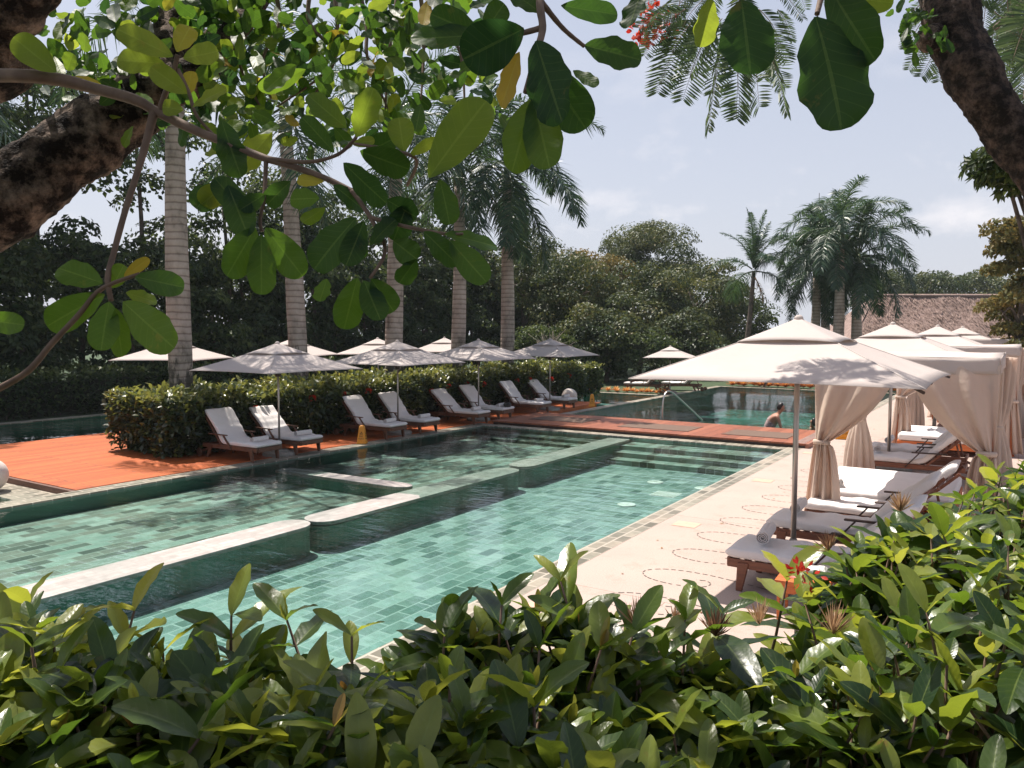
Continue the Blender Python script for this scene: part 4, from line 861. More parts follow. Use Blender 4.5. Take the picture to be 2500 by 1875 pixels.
for i in range(17):
    u = i / 16; y = -3 + 58 * u; top = 9.1 + rr.uniform(-.9, 1.0) + (4.0 if i < 7 else 1.5 if i < 11 else 0); r_ = rr.uniform(2.4, 3.3); rz = r_ * rr.uniform(.9, 1.2)
    sp_.append((-30.5 + rr.uniform(-1.5, 1.2), y, top - rz, r_, rz)); sp_.append((-28.9 + rr.uniform(-.4, .6), y + 1.6, 2.2, 2.0, 2.3)); sp_.append((-29.6 + rr.uniform(-.6, .6), y + .6, 4.6, 2.4, 2.2))
woods('jungle_woods', sp_, 5200, .23, wood_leaf_m, 21, 'dense dark wood standing behind the left hedge and palms')
sp_ = [(*AT(2130 + 45 * i, 900, 84 + 3 * (i % 3))[:2], 6.6 + .5 * math.sin(i * 2.1), 3.4, 3.0) for i in range(12)]
woods('far_woods', sp_, 2600, .34, mid_leaf_m, 22, 'hazy low tree line beyond the thatched roof')
p = AT(2490, 900, 23); make_tree('golden_tree', p[0], p[1], 3.9, (1.55, 1.7, 2.7), 12000, .15, 'tree with yellow brown leaves at the right edge, in front of the thatched roof', None, gold_leaf_m, 42, 91, .3, .12, -.95)
p = AT(2520, 900, 10); e = make_tree('dark_leaf_tree', p[0], p[1], 4.85, (.85, .9, .85), 4600, .14, 'dark green tree at the right edge, under the curved trunk', None, wood_leaf_m, 30, 92, .34, .09, -.8, 9, .22)
# bare shrub
p = AT(1345, 900, 37); e = empty('bare_shrub', (p[0], p[1], 0), 0, 'leafless grey shrub in front of the dark trees, right of the last palm', 'shrub'); mb = MB(); rr = np.random.default_rng(9)
mb.tube([(0, 0, 0), (.05, 0, 1.0), (0, .05, 1.9)], [.07, .06, .045], 7); mb.build('stem', greytrunk_m, e, True); mb = MB()
for i in range(46):
    a, b = rr.uniform(0, 2*PI), rr.uniform(.2, 1.2); q = np.array([math.cos(a) * math.sin(b), math.sin(a) * math.sin(b), math.cos(b)]) * rr.uniform(.6, 1.4); s0 = np.array([0, 0, rr.uniform(1.3, 1.9)]); mb.tube(spline([s0, s0 + q * .5 + rr.normal(0, .08, 3), s0 + q], 7), np.linspace(.022, .006, 7), 5)
mb.build('bare_branches', simple('bare_bark', (.4, .33, .28), (.28, .23, .19), 8, .9), e, True)

# ================================================================== HEDGES
def hedge(name, x0, x1, y0, y1, h, n, lL, label, seed, flowers=0, mat=hedge_leaf_m):
    global rng
    rng = np.random.default_rng(seed); e = empty(name, ((x0+x1)/2, (y0+y1)/2, 0), 0, label, 'hedge', None); ox = np.array([(x0+x1)/2, (y0+y1)/2, 0])
    A = [(y1-y0)*h*1.25, (x1-x0)*h*1.6, (x1-x0)*h*.6, (y1-y0)*(x1-x0)*.8, (y1-y0)*h*.35]; A = np.array(A) / sum(A); side = rng.choice(5, n, p=A); a, b = rng.random(n), rng.random(n)
    X = x0 + (x1-x0)*a; Y = y0 + (y1-y0)*b; Z = h * rng.random(n)**.85; Nn = np.zeros((n, 3))
    for s, (ax, val, nv) in enumerate((('x', x1, (1, 0, 0)), ('y', y0, (0, -1, 0)), ('y', y1, (0, 1, 0)), ('z', h, (0, 0, 1)), ('x', x0, (-1, 0, 0)))):
        q = side == s; Nn[q] = nv
        if ax == 'x': X[q] = val
        elif ax == 'y': Y[q] = val
        else: Z[q] = val
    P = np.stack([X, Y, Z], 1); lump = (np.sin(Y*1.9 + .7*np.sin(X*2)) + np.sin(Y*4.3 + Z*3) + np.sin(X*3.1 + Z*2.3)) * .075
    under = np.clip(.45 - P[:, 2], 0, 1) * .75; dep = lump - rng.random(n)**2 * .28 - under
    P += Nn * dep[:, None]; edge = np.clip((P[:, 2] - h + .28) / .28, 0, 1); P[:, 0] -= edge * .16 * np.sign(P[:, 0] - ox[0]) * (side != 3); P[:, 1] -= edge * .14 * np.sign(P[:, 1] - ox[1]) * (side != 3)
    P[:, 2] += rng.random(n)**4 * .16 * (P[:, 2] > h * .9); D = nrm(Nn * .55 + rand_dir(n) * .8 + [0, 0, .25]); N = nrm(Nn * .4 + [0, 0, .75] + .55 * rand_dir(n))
    v = np.clip(.36 + .2 * rng.normal(size=n) + .36 * np.clip((P[:, 2] - h * .86) / (h * .14), 0, 1), 0, 1); L = lL * rng.uniform(.65, 1.3, n)  # top leaves paler: young growth, with a sunlit highlight put into the colour
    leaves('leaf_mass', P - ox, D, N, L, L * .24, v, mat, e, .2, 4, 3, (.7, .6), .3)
    mb = MB()
    for q in range(int((y1 - y0) * 5)):
        x, y = rng.uniform(x0 + .3, x1 - .3), rng.uniform(y0 + .3, y1 - .3); mb.tube([(x - ox[0], y - ox[1], 0), (x - ox[0] + rng.normal(0, .1), y - ox[1] + rng.normal(0, .1), h * .85)], [.022, .01], 5)
    mb.build('stems', greytrunk_m, e)
    bb = MB().box(x0 + .42 - ox[0], x1 - .42 - ox[0], y0 + .42 - ox[1], y1 - .42 - ox[1], .1, h - .28).build('shade_core', simple('shade_core_dark', (.02, .022, .012), (.01, .011, .006), 9, 1), e)  # plain dark box, stands in for the shaded inside of the hedge
    fl = None
    for i in range(flowers):
        y = y0 + .3 + (y1 - y0 - .6) * (i + .5) / flowers + rng.normal(0, .3); z = h * rng.uniform(.72, 1.03); x = x1 - (.02 if z < h * .95 else .35)
        if fl is None:
            m_ = 46; d = nrm(rand_dir(m_) + [0.3, 0, .6]); fl = leaves('flower_cluster', d * .035, d, nrm(rand_dir(m_)), .06, .016, rng.random(m_), red_m, e, .1, 3, 3); o = fl
        else: o = fl.copy(); C.objects.link(o); o.parent = e
        o.location = np.array([x + .05, y, z]) - ox; o.rotation_euler = (0, 0, rng.uniform(0, 6)); s = rng.uniform(.8, 1.5); o.scale = (s, s, s)
    return e
hedge('clipped_hedge', -17.3, -14.78, 9.5, 29.5, 1.24, 40000, .15, 'clipped hedge with yellow green top and red flowers behind the row of loungers', 31, 16)
hedge('clipped_hedge', -27.3, -25.45, -3, 33, 1.36, 22000, .16, 'dark hedge on the far bank of the left canal', 32, 0, wood_leaf_m)

# bromeliads
def bromeliad_mesh(k):
    r = np.random.default_rng(k); n = 22; a = np.arange(n) * 2.4; el = np.linspace(1.25, .35, n) + r.normal(0, .08, n)
    D = np.stack([np.cos(a) * np.cos(el), np.sin(a) * np.cos(el), np.sin(el)], 1); N = nrm(np.stack([-np.cos(a) * np.sin(el), -np.sin(a) * np.sin(el), np.cos(el)], 1))
    o = leaves('leaf_rosette', np.zeros((n, 3)) + [0, 0, .03], D, N, .40 * r.uniform(.75, 1.1, n), .042, np.clip(np.linspace(.95, .25, n) + r.normal(0, .12, n), 0, 1), brom_m, None, .22, 6, 3, (.4, .7), .4)
    return o
BM = [bromeliad_mesh(k) for k in range(3)]; first = True
def bromeliad(x, y, s, label, group, i):
    e = empty('bromeliad', (x, y, 0), 0, label, 'bromeliad', group); o = BM[i % 3].copy(); C.objects.link(o); o.parent = e; e.rotation_euler = (0, 0, i * 1.3); e.scale = (s, s, s); return e
for i in range(26): bromeliad(-12.0 + .31 * i + .1 * math.sin(i * 5), 38.25 + .3 * (i % 2), 1.05 + .3 * math.sin(i * 1.7)**2, 'orange red bromeliad in the bed along the back of the far pool', 'bromeliads along the far pool', i)
for i in range(34): bromeliad(-20.0 + .222 * i + .1 * math.sin(i * 3), 31.65 + .25 * (i % 2), .5 + .22 * math.sin(i * 2.3)**2, 'pale orange bromeliad in the bed behind the small pool bay', 'bromeliads behind the pool bay', i)
for b in BM: bpy.data.objects.remove(b)

# ================================================================== THATCHED HALL
pl = AT(2135, 723, 52); ct = AT(2420, 723, 52); e = empty('thatched_hall', (ct[0], ct[1], 0), YAW, 'long hall with a brown thatched roof behind the cabanas', 'thatched hall')
zr = H + 86 / FPX * 52; ze = H - 36 / FPX * 52 ; Lh = np.linalg.norm((pl - ct)[:2]); dp = 4.2
mb = MB(); n1, n2 = 60, 24
def roof_pt(u, v, sgn):
    xr0, xr1 = -Lh, Lh + 3; xe0, xe1 = -Lh - 3.4, Lh + 6; x = (xr0 + (xr1 - xr0) * u) * (1 - v) + (xe0 + (xe1 - xe0) * u) * v
    return (x, sgn * -dp * v, zr + (ze - zr) * (v ** .92) + .05 * math.sin(x * 1.7 + v * 9) + .03 * math.sin(x * 5.1 + 3 * v))
for sgn in (1, -1): mb.grid(np.array([[roof_pt(u, v, sgn) for u in np.linspace(0, 1, n1)] for v in np.linspace(0, 1, n2)]))
for xs, xe_ in ((-Lh, -Lh - 3.4), (Lh + 3, Lh + 6)): mb.add([(xs, 0, zr), (xe_, -dp, ze), (xe_, dp, ze)], [(0, 1, 2)])
rf = mb.build('roof', thatch_m, e, True); rr = np.random.default_rng(3); n = 15000
u, v = rr.random(n), rr.random(n); Bp = np.array([roof_pt(a, b, 1) for a, b in zip(u, v)]); dn = nrm(np.array([0, -dp, ze - zr])); Nn = nrm(np.array([0, -(zr - ze), dp * 1.0]) * np.array([1, 1, 1]))
thl = foliage('straw', [(0, (.16, .11, .095)), (.5, (.31, .225, .195)), (1, (.43, .325, .285))], [(0, (.3, .2, .17)), (1, (.4, .3, .25))], .1, .9, .1)
diamonds('straw_courses', Bp + Nn * .02, np.tile(dn, (n, 1)) + rr.normal(0, .16, (n, 3)), np.tile(Nn, (n, 1)) + rr.normal(0, .25, (n, 3)), rr.uniform(.2, .5, n), .04, np.clip(rr.normal(.5, .2, n), 0, 1), thl, rf)
n = 2600; Bp = np.array([roof_pt(a, .985 + .015 * rr.random(), 1) for a in rr.random(n)]); diamonds('eave_fringe', Bp, np.array([[0, -.35, -1.]]) + rr.normal(0, .12, (n, 3)), np.array([[0, -1., .2]]) + rr.normal(0, .2, (n, 3)), rr.uniform(.25, .5, n), .03, np.clip(rr.normal(.35, .2, n), 0, 1), thl, rf)
mb = MB().tube([(-Lh - .1, 0, zr + .04), (Lh + 3.1, 0, zr + .04)], .11, 8); mb.build('ridge_cap', simple('ridge', (.42, .3, .26), (.2, .13, .11), 9, .9), rf, True)
MB().box(-Lh - 2, Lh + 5, -dp + 1.0, dp - 1.0, 0, ze + .6).build('wall', wall_m, e)
for k in range(9): MB().tube([(-Lh - 2.9 + k * 2.4, -dp + .45, 0), (-Lh - 2.9 + k * 2.4, -dp + .45, ze + .3)], .09, 9).build('post', greytrunk_m, e, True)
# ================================================================== AIR
hm = bpy.data.materials.new('air'); hm.use_nodes = True; n_ = hm.node_tree
for q in list(n_.nodes): n_.nodes.remove(q)
o_ = n_.nodes.new('ShaderNodeOutputMaterial'); pv = n_.nodes.new('ShaderNodeVolumePrincipled'); pv.inputs['Color'].default_value = (.84, .93, .95, 1); pv.inputs['Density'].default_value = .0004
n_.links.new(pv.outputs[0], o_.inputs['Volume'])
tag(MB().box(-605, 605, -605, 605, -2.2, 15.5).build('haze', hm), kind='stuff')
# ================================================================== NEAR TREE (overhanging branch on the left)
VIEW = lambda P: nrm(np.array([0, 0, H]) - P)
ot = empty('overhanging_tree', tuple(AB(1.5, -3.3, 1.35)), 0, 'tree on the left whose thick limb and leafy sunlit branches hang over the pool view', 'tree')
OT0 = np.array(ot.location)
def tpath(name, pts, r, mat, par, org, n=40, sides=10, wob=0.0, depth=None):
    """pts: (x, y, depth) in 2212-wide pixels, or plain 3-vectors; r in metres along the path"""
    P = spline([DT(*p) if not isinstance(p, np.ndarray) else p for p in pts], n); R = np.interp(np.linspace(0, 1, n), np.linspace(0, 1, len(r)), r)
    R = R * (1 + wob * np.sin(np.linspace(0, 40, n)))
    o = MB().tube(P - org, R, sides, True, wob * .1).build(name, mat, par, True)
    if wob >= .05 or sides >= 26:
        from mathutils import noise as mn
        for v in o.data.vertices:
            c = v.co; k = mn.fractal(Vector((c.x * 9, c.y * 9, c.z * 9)), .9, 2.1, 5) + .6 * abs(mn.noise(Vector((c.x * 30, c.y * 30, c.z * 30))))
            v.co += v.normal * k * max(r) * .085
    return o
limb = [AB(1.5, -3.3, 1.2), AB(1.6, -3.2, 2.0), DT(-330, 640, 2.35), (-60, 480, 2.4), (60, 395, 2.4), (190, 300, 2.45), (290, 235, 2.5), (345, 150, 2.6), (385, 60, 2.75), (430, -60, 2.9), (520, -220, 3.1)]
tpath('trunk', limb, [.19, .155, .128, .115, .108, .103, .097, .08, .07, .06, .045], bark_m, ot, OT0, 170, 40, .05)
tpath('limb', [(330, 200, 2.5), (420, 160, 2.5), (475, 95, 2.6), (540, 20, 2.7), (620, -90, 2.8)], [.07, .06, .05, .04, .03], bark_m, ot, OT0, 80, 28, .05)
tpath('limb', [AB(1.5, -2.4, 2.9), (-120, 180, 1.9), (-10, 60, 1.85), (50, -10, 1.8), (150, -140, 1.8)], [.1, .085, .07, .06, .05], bark_m, ot, OT0, 90, 30, .05)
tw = lambda pts, r, n=30: tpath('twig', pts, r, twig_m, ot, OT0, n, 8, .03)
tw([(-260, 170, 1.75), (0, 163, 1.42), (120, 171, 1.4), (200, 190, 1.4), (290, 215, 1.38), (340, 242, 1.38), (420, 281, 1.36), (500, 313, 1.34), (570, 341, 1.32), (640, 362, 1.3), (710, 388, 1.28), (770, 418, 1.26)], [.016, .0125, .0115, .0105, .0095, .0085, .008, .007, .0065, .0055, .005, .004], 80)
tw([(333, 243, 1.38), (305, 345, 1.36), (272, 450, 1.34), (246, 545, 1.32), (233, 600, 1.3), (240, 650, 1.3)], [.008, .006, .0055, .005, .005, .004])
tw([(-60, 865, 1.32), (0, 838, 1.31), (62, 800, 1.3), (112, 742, 1.3), (170, 680, 1.3), (218, 625, 1.3), (300, 592, 1.28)], [.006, .0058, .0055, .005, .0045, .004, .003], 40)
tw([(575, 343, 1.32), (571, 420, 1.3), (562, 475, 1.29), (566, 500, 1.29)], [.004, .0034, .003, .003])
tw([(570, 341, 1.32), (660, 350, 1.28), (725, 336, 1.25), (762, 306, 1.24), (772, 290, 1.24)], [.004, .0034, .003, .003, .0025])
tw([(345, 243, 1.38), (356, 205, 1.37), (372, 165, 1.36), (384, 118, 1.35)], [.006, .005, .0045, .004])
tw([(384, 150, 1.36), (408, 200, 1.36), (425, 250, 1.36), (470, 300, 1.36)], [.004, .0035, .003, .0025])
tw([(760, 412, 1.26), (800, 470, 1.24), (832, 540, 1.22), (800, 600, 1.2)], [.004, .0036, .003, .0025])
tw([(800, 470, 1.24), (880, 490, 1.2), (960, 505, 1.16), (1000, 505, 1.15)], [.0035, .003, .0026, .002])
tw([(880, 400, 1.3), (900, 350, 1.22), (870, 330, 1.2), (765, 310, 1.22)], [.003, .003, .0028, .0025])
tw([(1170, -120, 1.0), (1166, 0, .95), (1172, 60, .92), (1160, 110, .9), (1135, 200, .88)], [.006, .005, .0045, .004, .003])
tw([(1166, 0, .95), (1215, 60, .98), (1262, 100, 1.0)], [.004, .003, .0025]); tw([(1172, 60, .92), (1090, 80, .94), (1040, 78, .96)], [.004, .003, .0025])
tw([(1330, -160, 1.1), (1480, -80, 1.0), (1640, -60, .95), (1780, -30, .9), (1900, -90, .9)], [.009, .008, .007, .006, .005])
tw([(1640, -60, .95), (1605, -5, .93), (1600, 5, .93)], [.004, .003, .003]); tw([(1780, -30, .9), (1765, 30, .88)], [.004, .003]); tw([(1480, -80, 1.0), (1530, -5, .98)], [.004, .003])
for i in range(9):
    x = 480 + 62 * i; r_ = np.random.default_rng(60 + i); tw([(x + r_.normal(0, 30), -90, 2.7), (x, 40, 2.65), (x + r_.normal(0, 25), 130, 2.6), (x + r_.normal(0, 40), 230 + r_.uniform(-40, 40), 2.55)], [.009, .007, .005, .003])
NL = []
def nl(x0, y0, x1, y1, w_, d, v, dt=.0): NL.append((x0, y0, x1, y1, w_, d, v, dt))
S_ = .82; M_ = .5; K_ = .22  # leaf tones for sunlit, middling and shaded leaves, set in the colour
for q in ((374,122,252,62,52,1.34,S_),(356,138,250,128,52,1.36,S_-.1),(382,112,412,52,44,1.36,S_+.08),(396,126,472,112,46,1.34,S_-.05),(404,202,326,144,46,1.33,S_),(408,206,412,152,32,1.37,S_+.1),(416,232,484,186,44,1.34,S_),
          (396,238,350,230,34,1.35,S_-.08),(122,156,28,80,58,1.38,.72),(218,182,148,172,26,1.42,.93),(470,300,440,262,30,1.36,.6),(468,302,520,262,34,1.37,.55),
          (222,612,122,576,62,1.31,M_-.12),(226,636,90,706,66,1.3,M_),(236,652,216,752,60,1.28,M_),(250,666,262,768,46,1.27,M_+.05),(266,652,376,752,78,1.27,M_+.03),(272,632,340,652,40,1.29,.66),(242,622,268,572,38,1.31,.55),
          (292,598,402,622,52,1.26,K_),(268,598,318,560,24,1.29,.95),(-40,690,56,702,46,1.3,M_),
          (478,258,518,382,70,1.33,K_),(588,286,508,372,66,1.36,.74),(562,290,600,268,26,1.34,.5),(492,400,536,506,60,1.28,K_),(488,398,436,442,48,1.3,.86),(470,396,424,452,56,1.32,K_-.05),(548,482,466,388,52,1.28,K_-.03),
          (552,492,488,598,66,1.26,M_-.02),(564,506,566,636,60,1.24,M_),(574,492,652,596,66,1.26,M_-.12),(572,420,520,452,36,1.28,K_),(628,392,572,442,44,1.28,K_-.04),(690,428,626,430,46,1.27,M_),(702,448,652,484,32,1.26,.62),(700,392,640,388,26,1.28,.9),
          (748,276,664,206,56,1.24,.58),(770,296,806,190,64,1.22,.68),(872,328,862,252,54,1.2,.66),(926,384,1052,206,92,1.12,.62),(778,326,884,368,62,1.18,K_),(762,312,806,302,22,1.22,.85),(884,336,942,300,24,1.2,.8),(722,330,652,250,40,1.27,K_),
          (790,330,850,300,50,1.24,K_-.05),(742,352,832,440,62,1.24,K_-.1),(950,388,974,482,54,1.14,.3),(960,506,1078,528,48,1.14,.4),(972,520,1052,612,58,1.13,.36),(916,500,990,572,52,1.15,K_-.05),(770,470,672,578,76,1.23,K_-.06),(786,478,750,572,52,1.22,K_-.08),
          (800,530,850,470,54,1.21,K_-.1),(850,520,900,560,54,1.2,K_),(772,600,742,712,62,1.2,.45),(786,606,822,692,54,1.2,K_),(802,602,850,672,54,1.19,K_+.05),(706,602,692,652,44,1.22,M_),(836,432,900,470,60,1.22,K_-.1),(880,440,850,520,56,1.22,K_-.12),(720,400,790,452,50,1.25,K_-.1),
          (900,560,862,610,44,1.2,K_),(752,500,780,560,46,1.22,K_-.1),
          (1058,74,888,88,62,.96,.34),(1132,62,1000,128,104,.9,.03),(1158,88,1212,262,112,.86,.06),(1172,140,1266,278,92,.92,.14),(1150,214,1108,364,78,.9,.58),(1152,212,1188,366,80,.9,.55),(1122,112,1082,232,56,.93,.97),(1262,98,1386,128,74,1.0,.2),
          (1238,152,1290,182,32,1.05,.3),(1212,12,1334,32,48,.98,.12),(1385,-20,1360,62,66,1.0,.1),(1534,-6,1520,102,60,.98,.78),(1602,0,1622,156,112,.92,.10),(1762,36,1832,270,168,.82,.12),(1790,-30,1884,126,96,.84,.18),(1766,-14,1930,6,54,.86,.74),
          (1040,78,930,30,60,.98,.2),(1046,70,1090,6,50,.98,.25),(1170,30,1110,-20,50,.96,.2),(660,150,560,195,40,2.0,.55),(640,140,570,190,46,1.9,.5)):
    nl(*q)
r_ = np.random.default_rng(77)
for i in range(740):                   # smaller leaves farther back along the hanging twigs
    x = r_.uniform(90, 1080) if i < 480 else r_.uniform(380, 900); y = r_.uniform(-60, 300 - abs(x - 620) * .16 + r_.normal(0, 25)); a = r_.uniform(0, 2 * PI); L = r_.uniform(28, 54)
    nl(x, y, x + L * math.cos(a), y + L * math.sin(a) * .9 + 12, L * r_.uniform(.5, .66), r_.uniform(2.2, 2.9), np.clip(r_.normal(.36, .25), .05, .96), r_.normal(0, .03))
for i in range(30):
    x, y = r_.uniform(1900, 1990), r_.uniform(30, 120); a = r_.uniform(0, 2 * PI); 
def near_leaves(name, L_, par, org, mat, tilt=.55, seed=4):
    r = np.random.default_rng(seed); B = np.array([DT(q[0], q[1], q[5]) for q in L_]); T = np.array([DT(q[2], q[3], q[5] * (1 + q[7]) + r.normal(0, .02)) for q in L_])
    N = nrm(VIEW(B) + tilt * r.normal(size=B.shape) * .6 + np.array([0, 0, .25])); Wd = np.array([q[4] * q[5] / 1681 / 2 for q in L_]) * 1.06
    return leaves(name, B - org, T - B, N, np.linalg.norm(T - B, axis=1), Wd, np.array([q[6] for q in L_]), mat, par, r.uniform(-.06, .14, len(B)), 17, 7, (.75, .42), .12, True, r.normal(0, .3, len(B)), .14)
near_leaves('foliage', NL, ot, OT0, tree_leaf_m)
# unseen rest of its crown, added above the view to shade the bush
n = 5200; r_ = np.random.default_rng(15); a = r_.uniform(.6, 2.35, n); b = r_.uniform(-3.6, .1, n); z = 4.15 + .28 * (a - 1.2) + r_.random(n)**1.3 * 1.5; keep = (np.sin(a * 5 + 1) + np.sin(b * 4.3) + np.sin(a * 2.2 - b * 3.1)) > -1.05
a, b, z = a[keep], b[keep], z[keep]; n = len(a); Pc = FW * a[:, None] + RT * b[:, None] + UP * z[:, None]
leaves('crown', Pc - OT0, nrm(r_.normal(size=(n, 3)) + [0, 0, -.3]), nrm(r_.normal(size=(n, 3)) * .6 + [0, 0, 1]), r_.uniform(.07, .12, n), .028, np.clip(r_.normal(.45, .2, n), 0, 1), tree_leaf_m, ot, .1, 5, 3, (.75, .42))

# curved trunk at the right
ct_ = empty('curved_trunk_tree', tuple(AB(4.0, 3.55, 1.345)), 0, 'tree whose curved grey brown trunk sweeps down the right edge', 'tree'); CT0 = np.array(ct_.location)
tpath('trunk', [(2010, -160, 4.3), (2036, -60, 4.2), (2052, 30, 4.1), (2076, 110, 4.05), (2122, 200, 4.0), (2180, 285, 4.0), (2246, 375, 3.95), (2310, 480, 3.9), (2370, 640, 3.9), (2400, 900, 3.9), AB(4.0, 3.4, 1.3)], [.115, .125, .132, .128, .118, .115, .113, .113, .12, .14, .18], bark('spotted_bark', (.165, .11, .085), (.022, .017, .014), 17), ct_, CT0, 180, 40, .05)
tpath('burl', [(1986, 92, 4.0), (2004, 84, 4.0), (2030, 80, 4.05), (2056, 76, 4.1)], [.035, .062, .07, .04], bark_m, ct_, CT0, 16, 14, .1)
tpath('limb', [(2040, -60, 4.2), (1960, -160, 4.2), (1850, -240, 4.2)], [.1, .07, .05], bark_m, ct_, CT0, 20, 14, .05)
L2 = []; r_ = np.random.default_rng(8)
for i in range(60):
    x, y = r_.normal(1994, 26), r_.normal(38, 30); a = r_.uniform(0, 2 * PI); L = r_.uniform(16, 30); L2.append((x, y, x + L * math.cos(a), y + L * math.sin(a) + 6, L * .5, r_.uniform(3.8, 4.2), r_.uniform(.05, .5), 0))
for i in range(14):
    a = i / 14 * 4; x, y = 1962 - 8 * math.sin(a), 60 + 20 * a - 30; L2.append((x + 14, y, x - 12, y + 8, 12, 4.0, .2, 0))
near_leaves('sprout_leaves', L2, ct_, CT0, tree_leaf_m, .9, 5)

# flame tree: feathery leaves and red flowers high in front of the sky
fb = AB(6.4, 6.2, 0); ft = empty('flame_tree', tuple(fb), 0, 'feathery leaved flame tree with red flowers hanging in from the top', 'tree'); F0 = np.array(ft.location)
tpath('trunk', [fb, AB(6.3, 6.0, 2.0), AB(6.2, 5.4, 4.2), (2330, -120, 6.2), (2200, -180, 6.1)], [.2, .17, .13, .1, .08], greytrunk_m, ft, F0, 40, 14, .03)
tpath('limb', [(2200, -180, 6.1), (1980, -190, 6.8), (1750, -120, 7.8), (1560, -40, 8.5), (1440, -10, 8.6)], [.08, .06, .045, .03, .02], greytrunk_m, ft, F0, 40, 10, .03)
tpath('limb', [(2330, -120, 6.2), (2240, -20, 6.1), (2150, 60, 6.0)], [.06, .04, .02], greytrunk_m, ft, F0, 20, 10, .03)
Bq, Dq, Nq, Lq, Wq, Vq = [], [], [], [], [], []; mb = MB(); r_ = np.random.default_rng(18)
def pinnate(x0, y0, x1, y1, d, sag=.12):
    p0, p1 = DT(x0, y0, d), DT(x1, y1, d + r_.normal(0, .15)); mid = (p0 + p1) / 2 + UP * sag * np.linalg.norm(p1 - p0); R = spline([p0, mid, p1], 20); mb.tube(R - F0, np.linspace(.005, .0015, 20), 4)
    n = 20; R = spline(R, 36); n = 36; T = nrm(np.gradient(R, axis=0)); nv = nrm(VIEW(mid) + r_.normal(0, .5, 3)); Lr = np.linalg.norm(p1 - p0)
    for i in range(2, n):
        for sg in (-1, 1):
            s_ = nrm(np.cross(T[i], nv)) * sg; ln = .30 * Lr * math.sin(PI * (.12 + .80 * i / n)) ** .7
            Bq.append(R[i] - F0); Dq.append(s_ + T[i] * .55 + r_.normal(0, .05, 3)); Nq.append(nv + r_.normal(0, .35, 3)); Lq.append(ln); Wq.append(Lr * .0105); Vq.append(np.clip(r_.normal(.5, .22), 0, 1))
for q in ((1470,30,1380,60),(1480,20,1392,120),(1500,40,1420,200),(1520,50,1440,180),(1540,60,1475,215),(1570,60,1530,280),(1580,70,1600,250),(1600,80,1590,255),(1620,70,1640,230),(1640,70,1700,245),(1650,60,1690,190),(1560,40,1490,160),(1590,30,1540,200),(1640,20,1700,130),
          (1450,0,1400,70),(1680,20,1712,90),(1600,-20,1610,110),(1530,-10,1450,110),(1500,-20,1440,60),(1660,-30,1735,40),(1700,-60,1740,20),(1420,0,1372,30),(1560,-40,1520,60),(1800,-60,1790,10),(1860,-60,1905,14),(1650,40,1650,170),(1610,40,1670,150)):
    pinnate(*q, 8.25 + r_.normal(0, .3))
for i in range(46):
    x0, y0 = r_.uniform(2110, 2300), r_.uniform(-80, 130); a = r_.uniform(.3, 2.6); L = r_.uniform(80, 150); pinnate(x0, y0, x0 + L * math.cos(a), y0 + L * math.sin(a), 6.0 + r_.normal(0, .3))
for q in ((2020,20,1958,105),(2030,60,1964,150),(2050,90,1990,165),(2060,60,2030,175),(2000,0,1950,60)): pinnate(*q, 5.6)
mb.build('leaf_stalks', twig_m, ft, True)
leaves('foliage', np.array(Bq), np.array(Dq), np.array(Nq), np.array(Lq), np.array(Wq), np.array(Vq), flame_leaf_m, ft, .15, 4, 3, (.4, .35), .1)
for k, (x, y, n) in enumerate(((1388, 70, 60), (1402, 24, 40), (1435, 62, 40))):
    d = nrm(r_.normal(size=(n, 3))); leaves('flower_cluster', DT(x, y, 8.5) + d * .07 - F0 + r_.normal(0, .045, (n, 3)), d, nrm(r_.normal(size=(n, 3))), .07, .026, r_.random(n), red_m, ft, .2, 4, 3, (.5, .4))
for k, (x, y) in enumerate(((1380, 105), (1415, 85), (1460, 55))): tpath('seed_stalk', [(x + 10, y - 60, 8.5), (x, y, 8.5)], [.006, .003], twig_m, ft, F0, 6, 5)

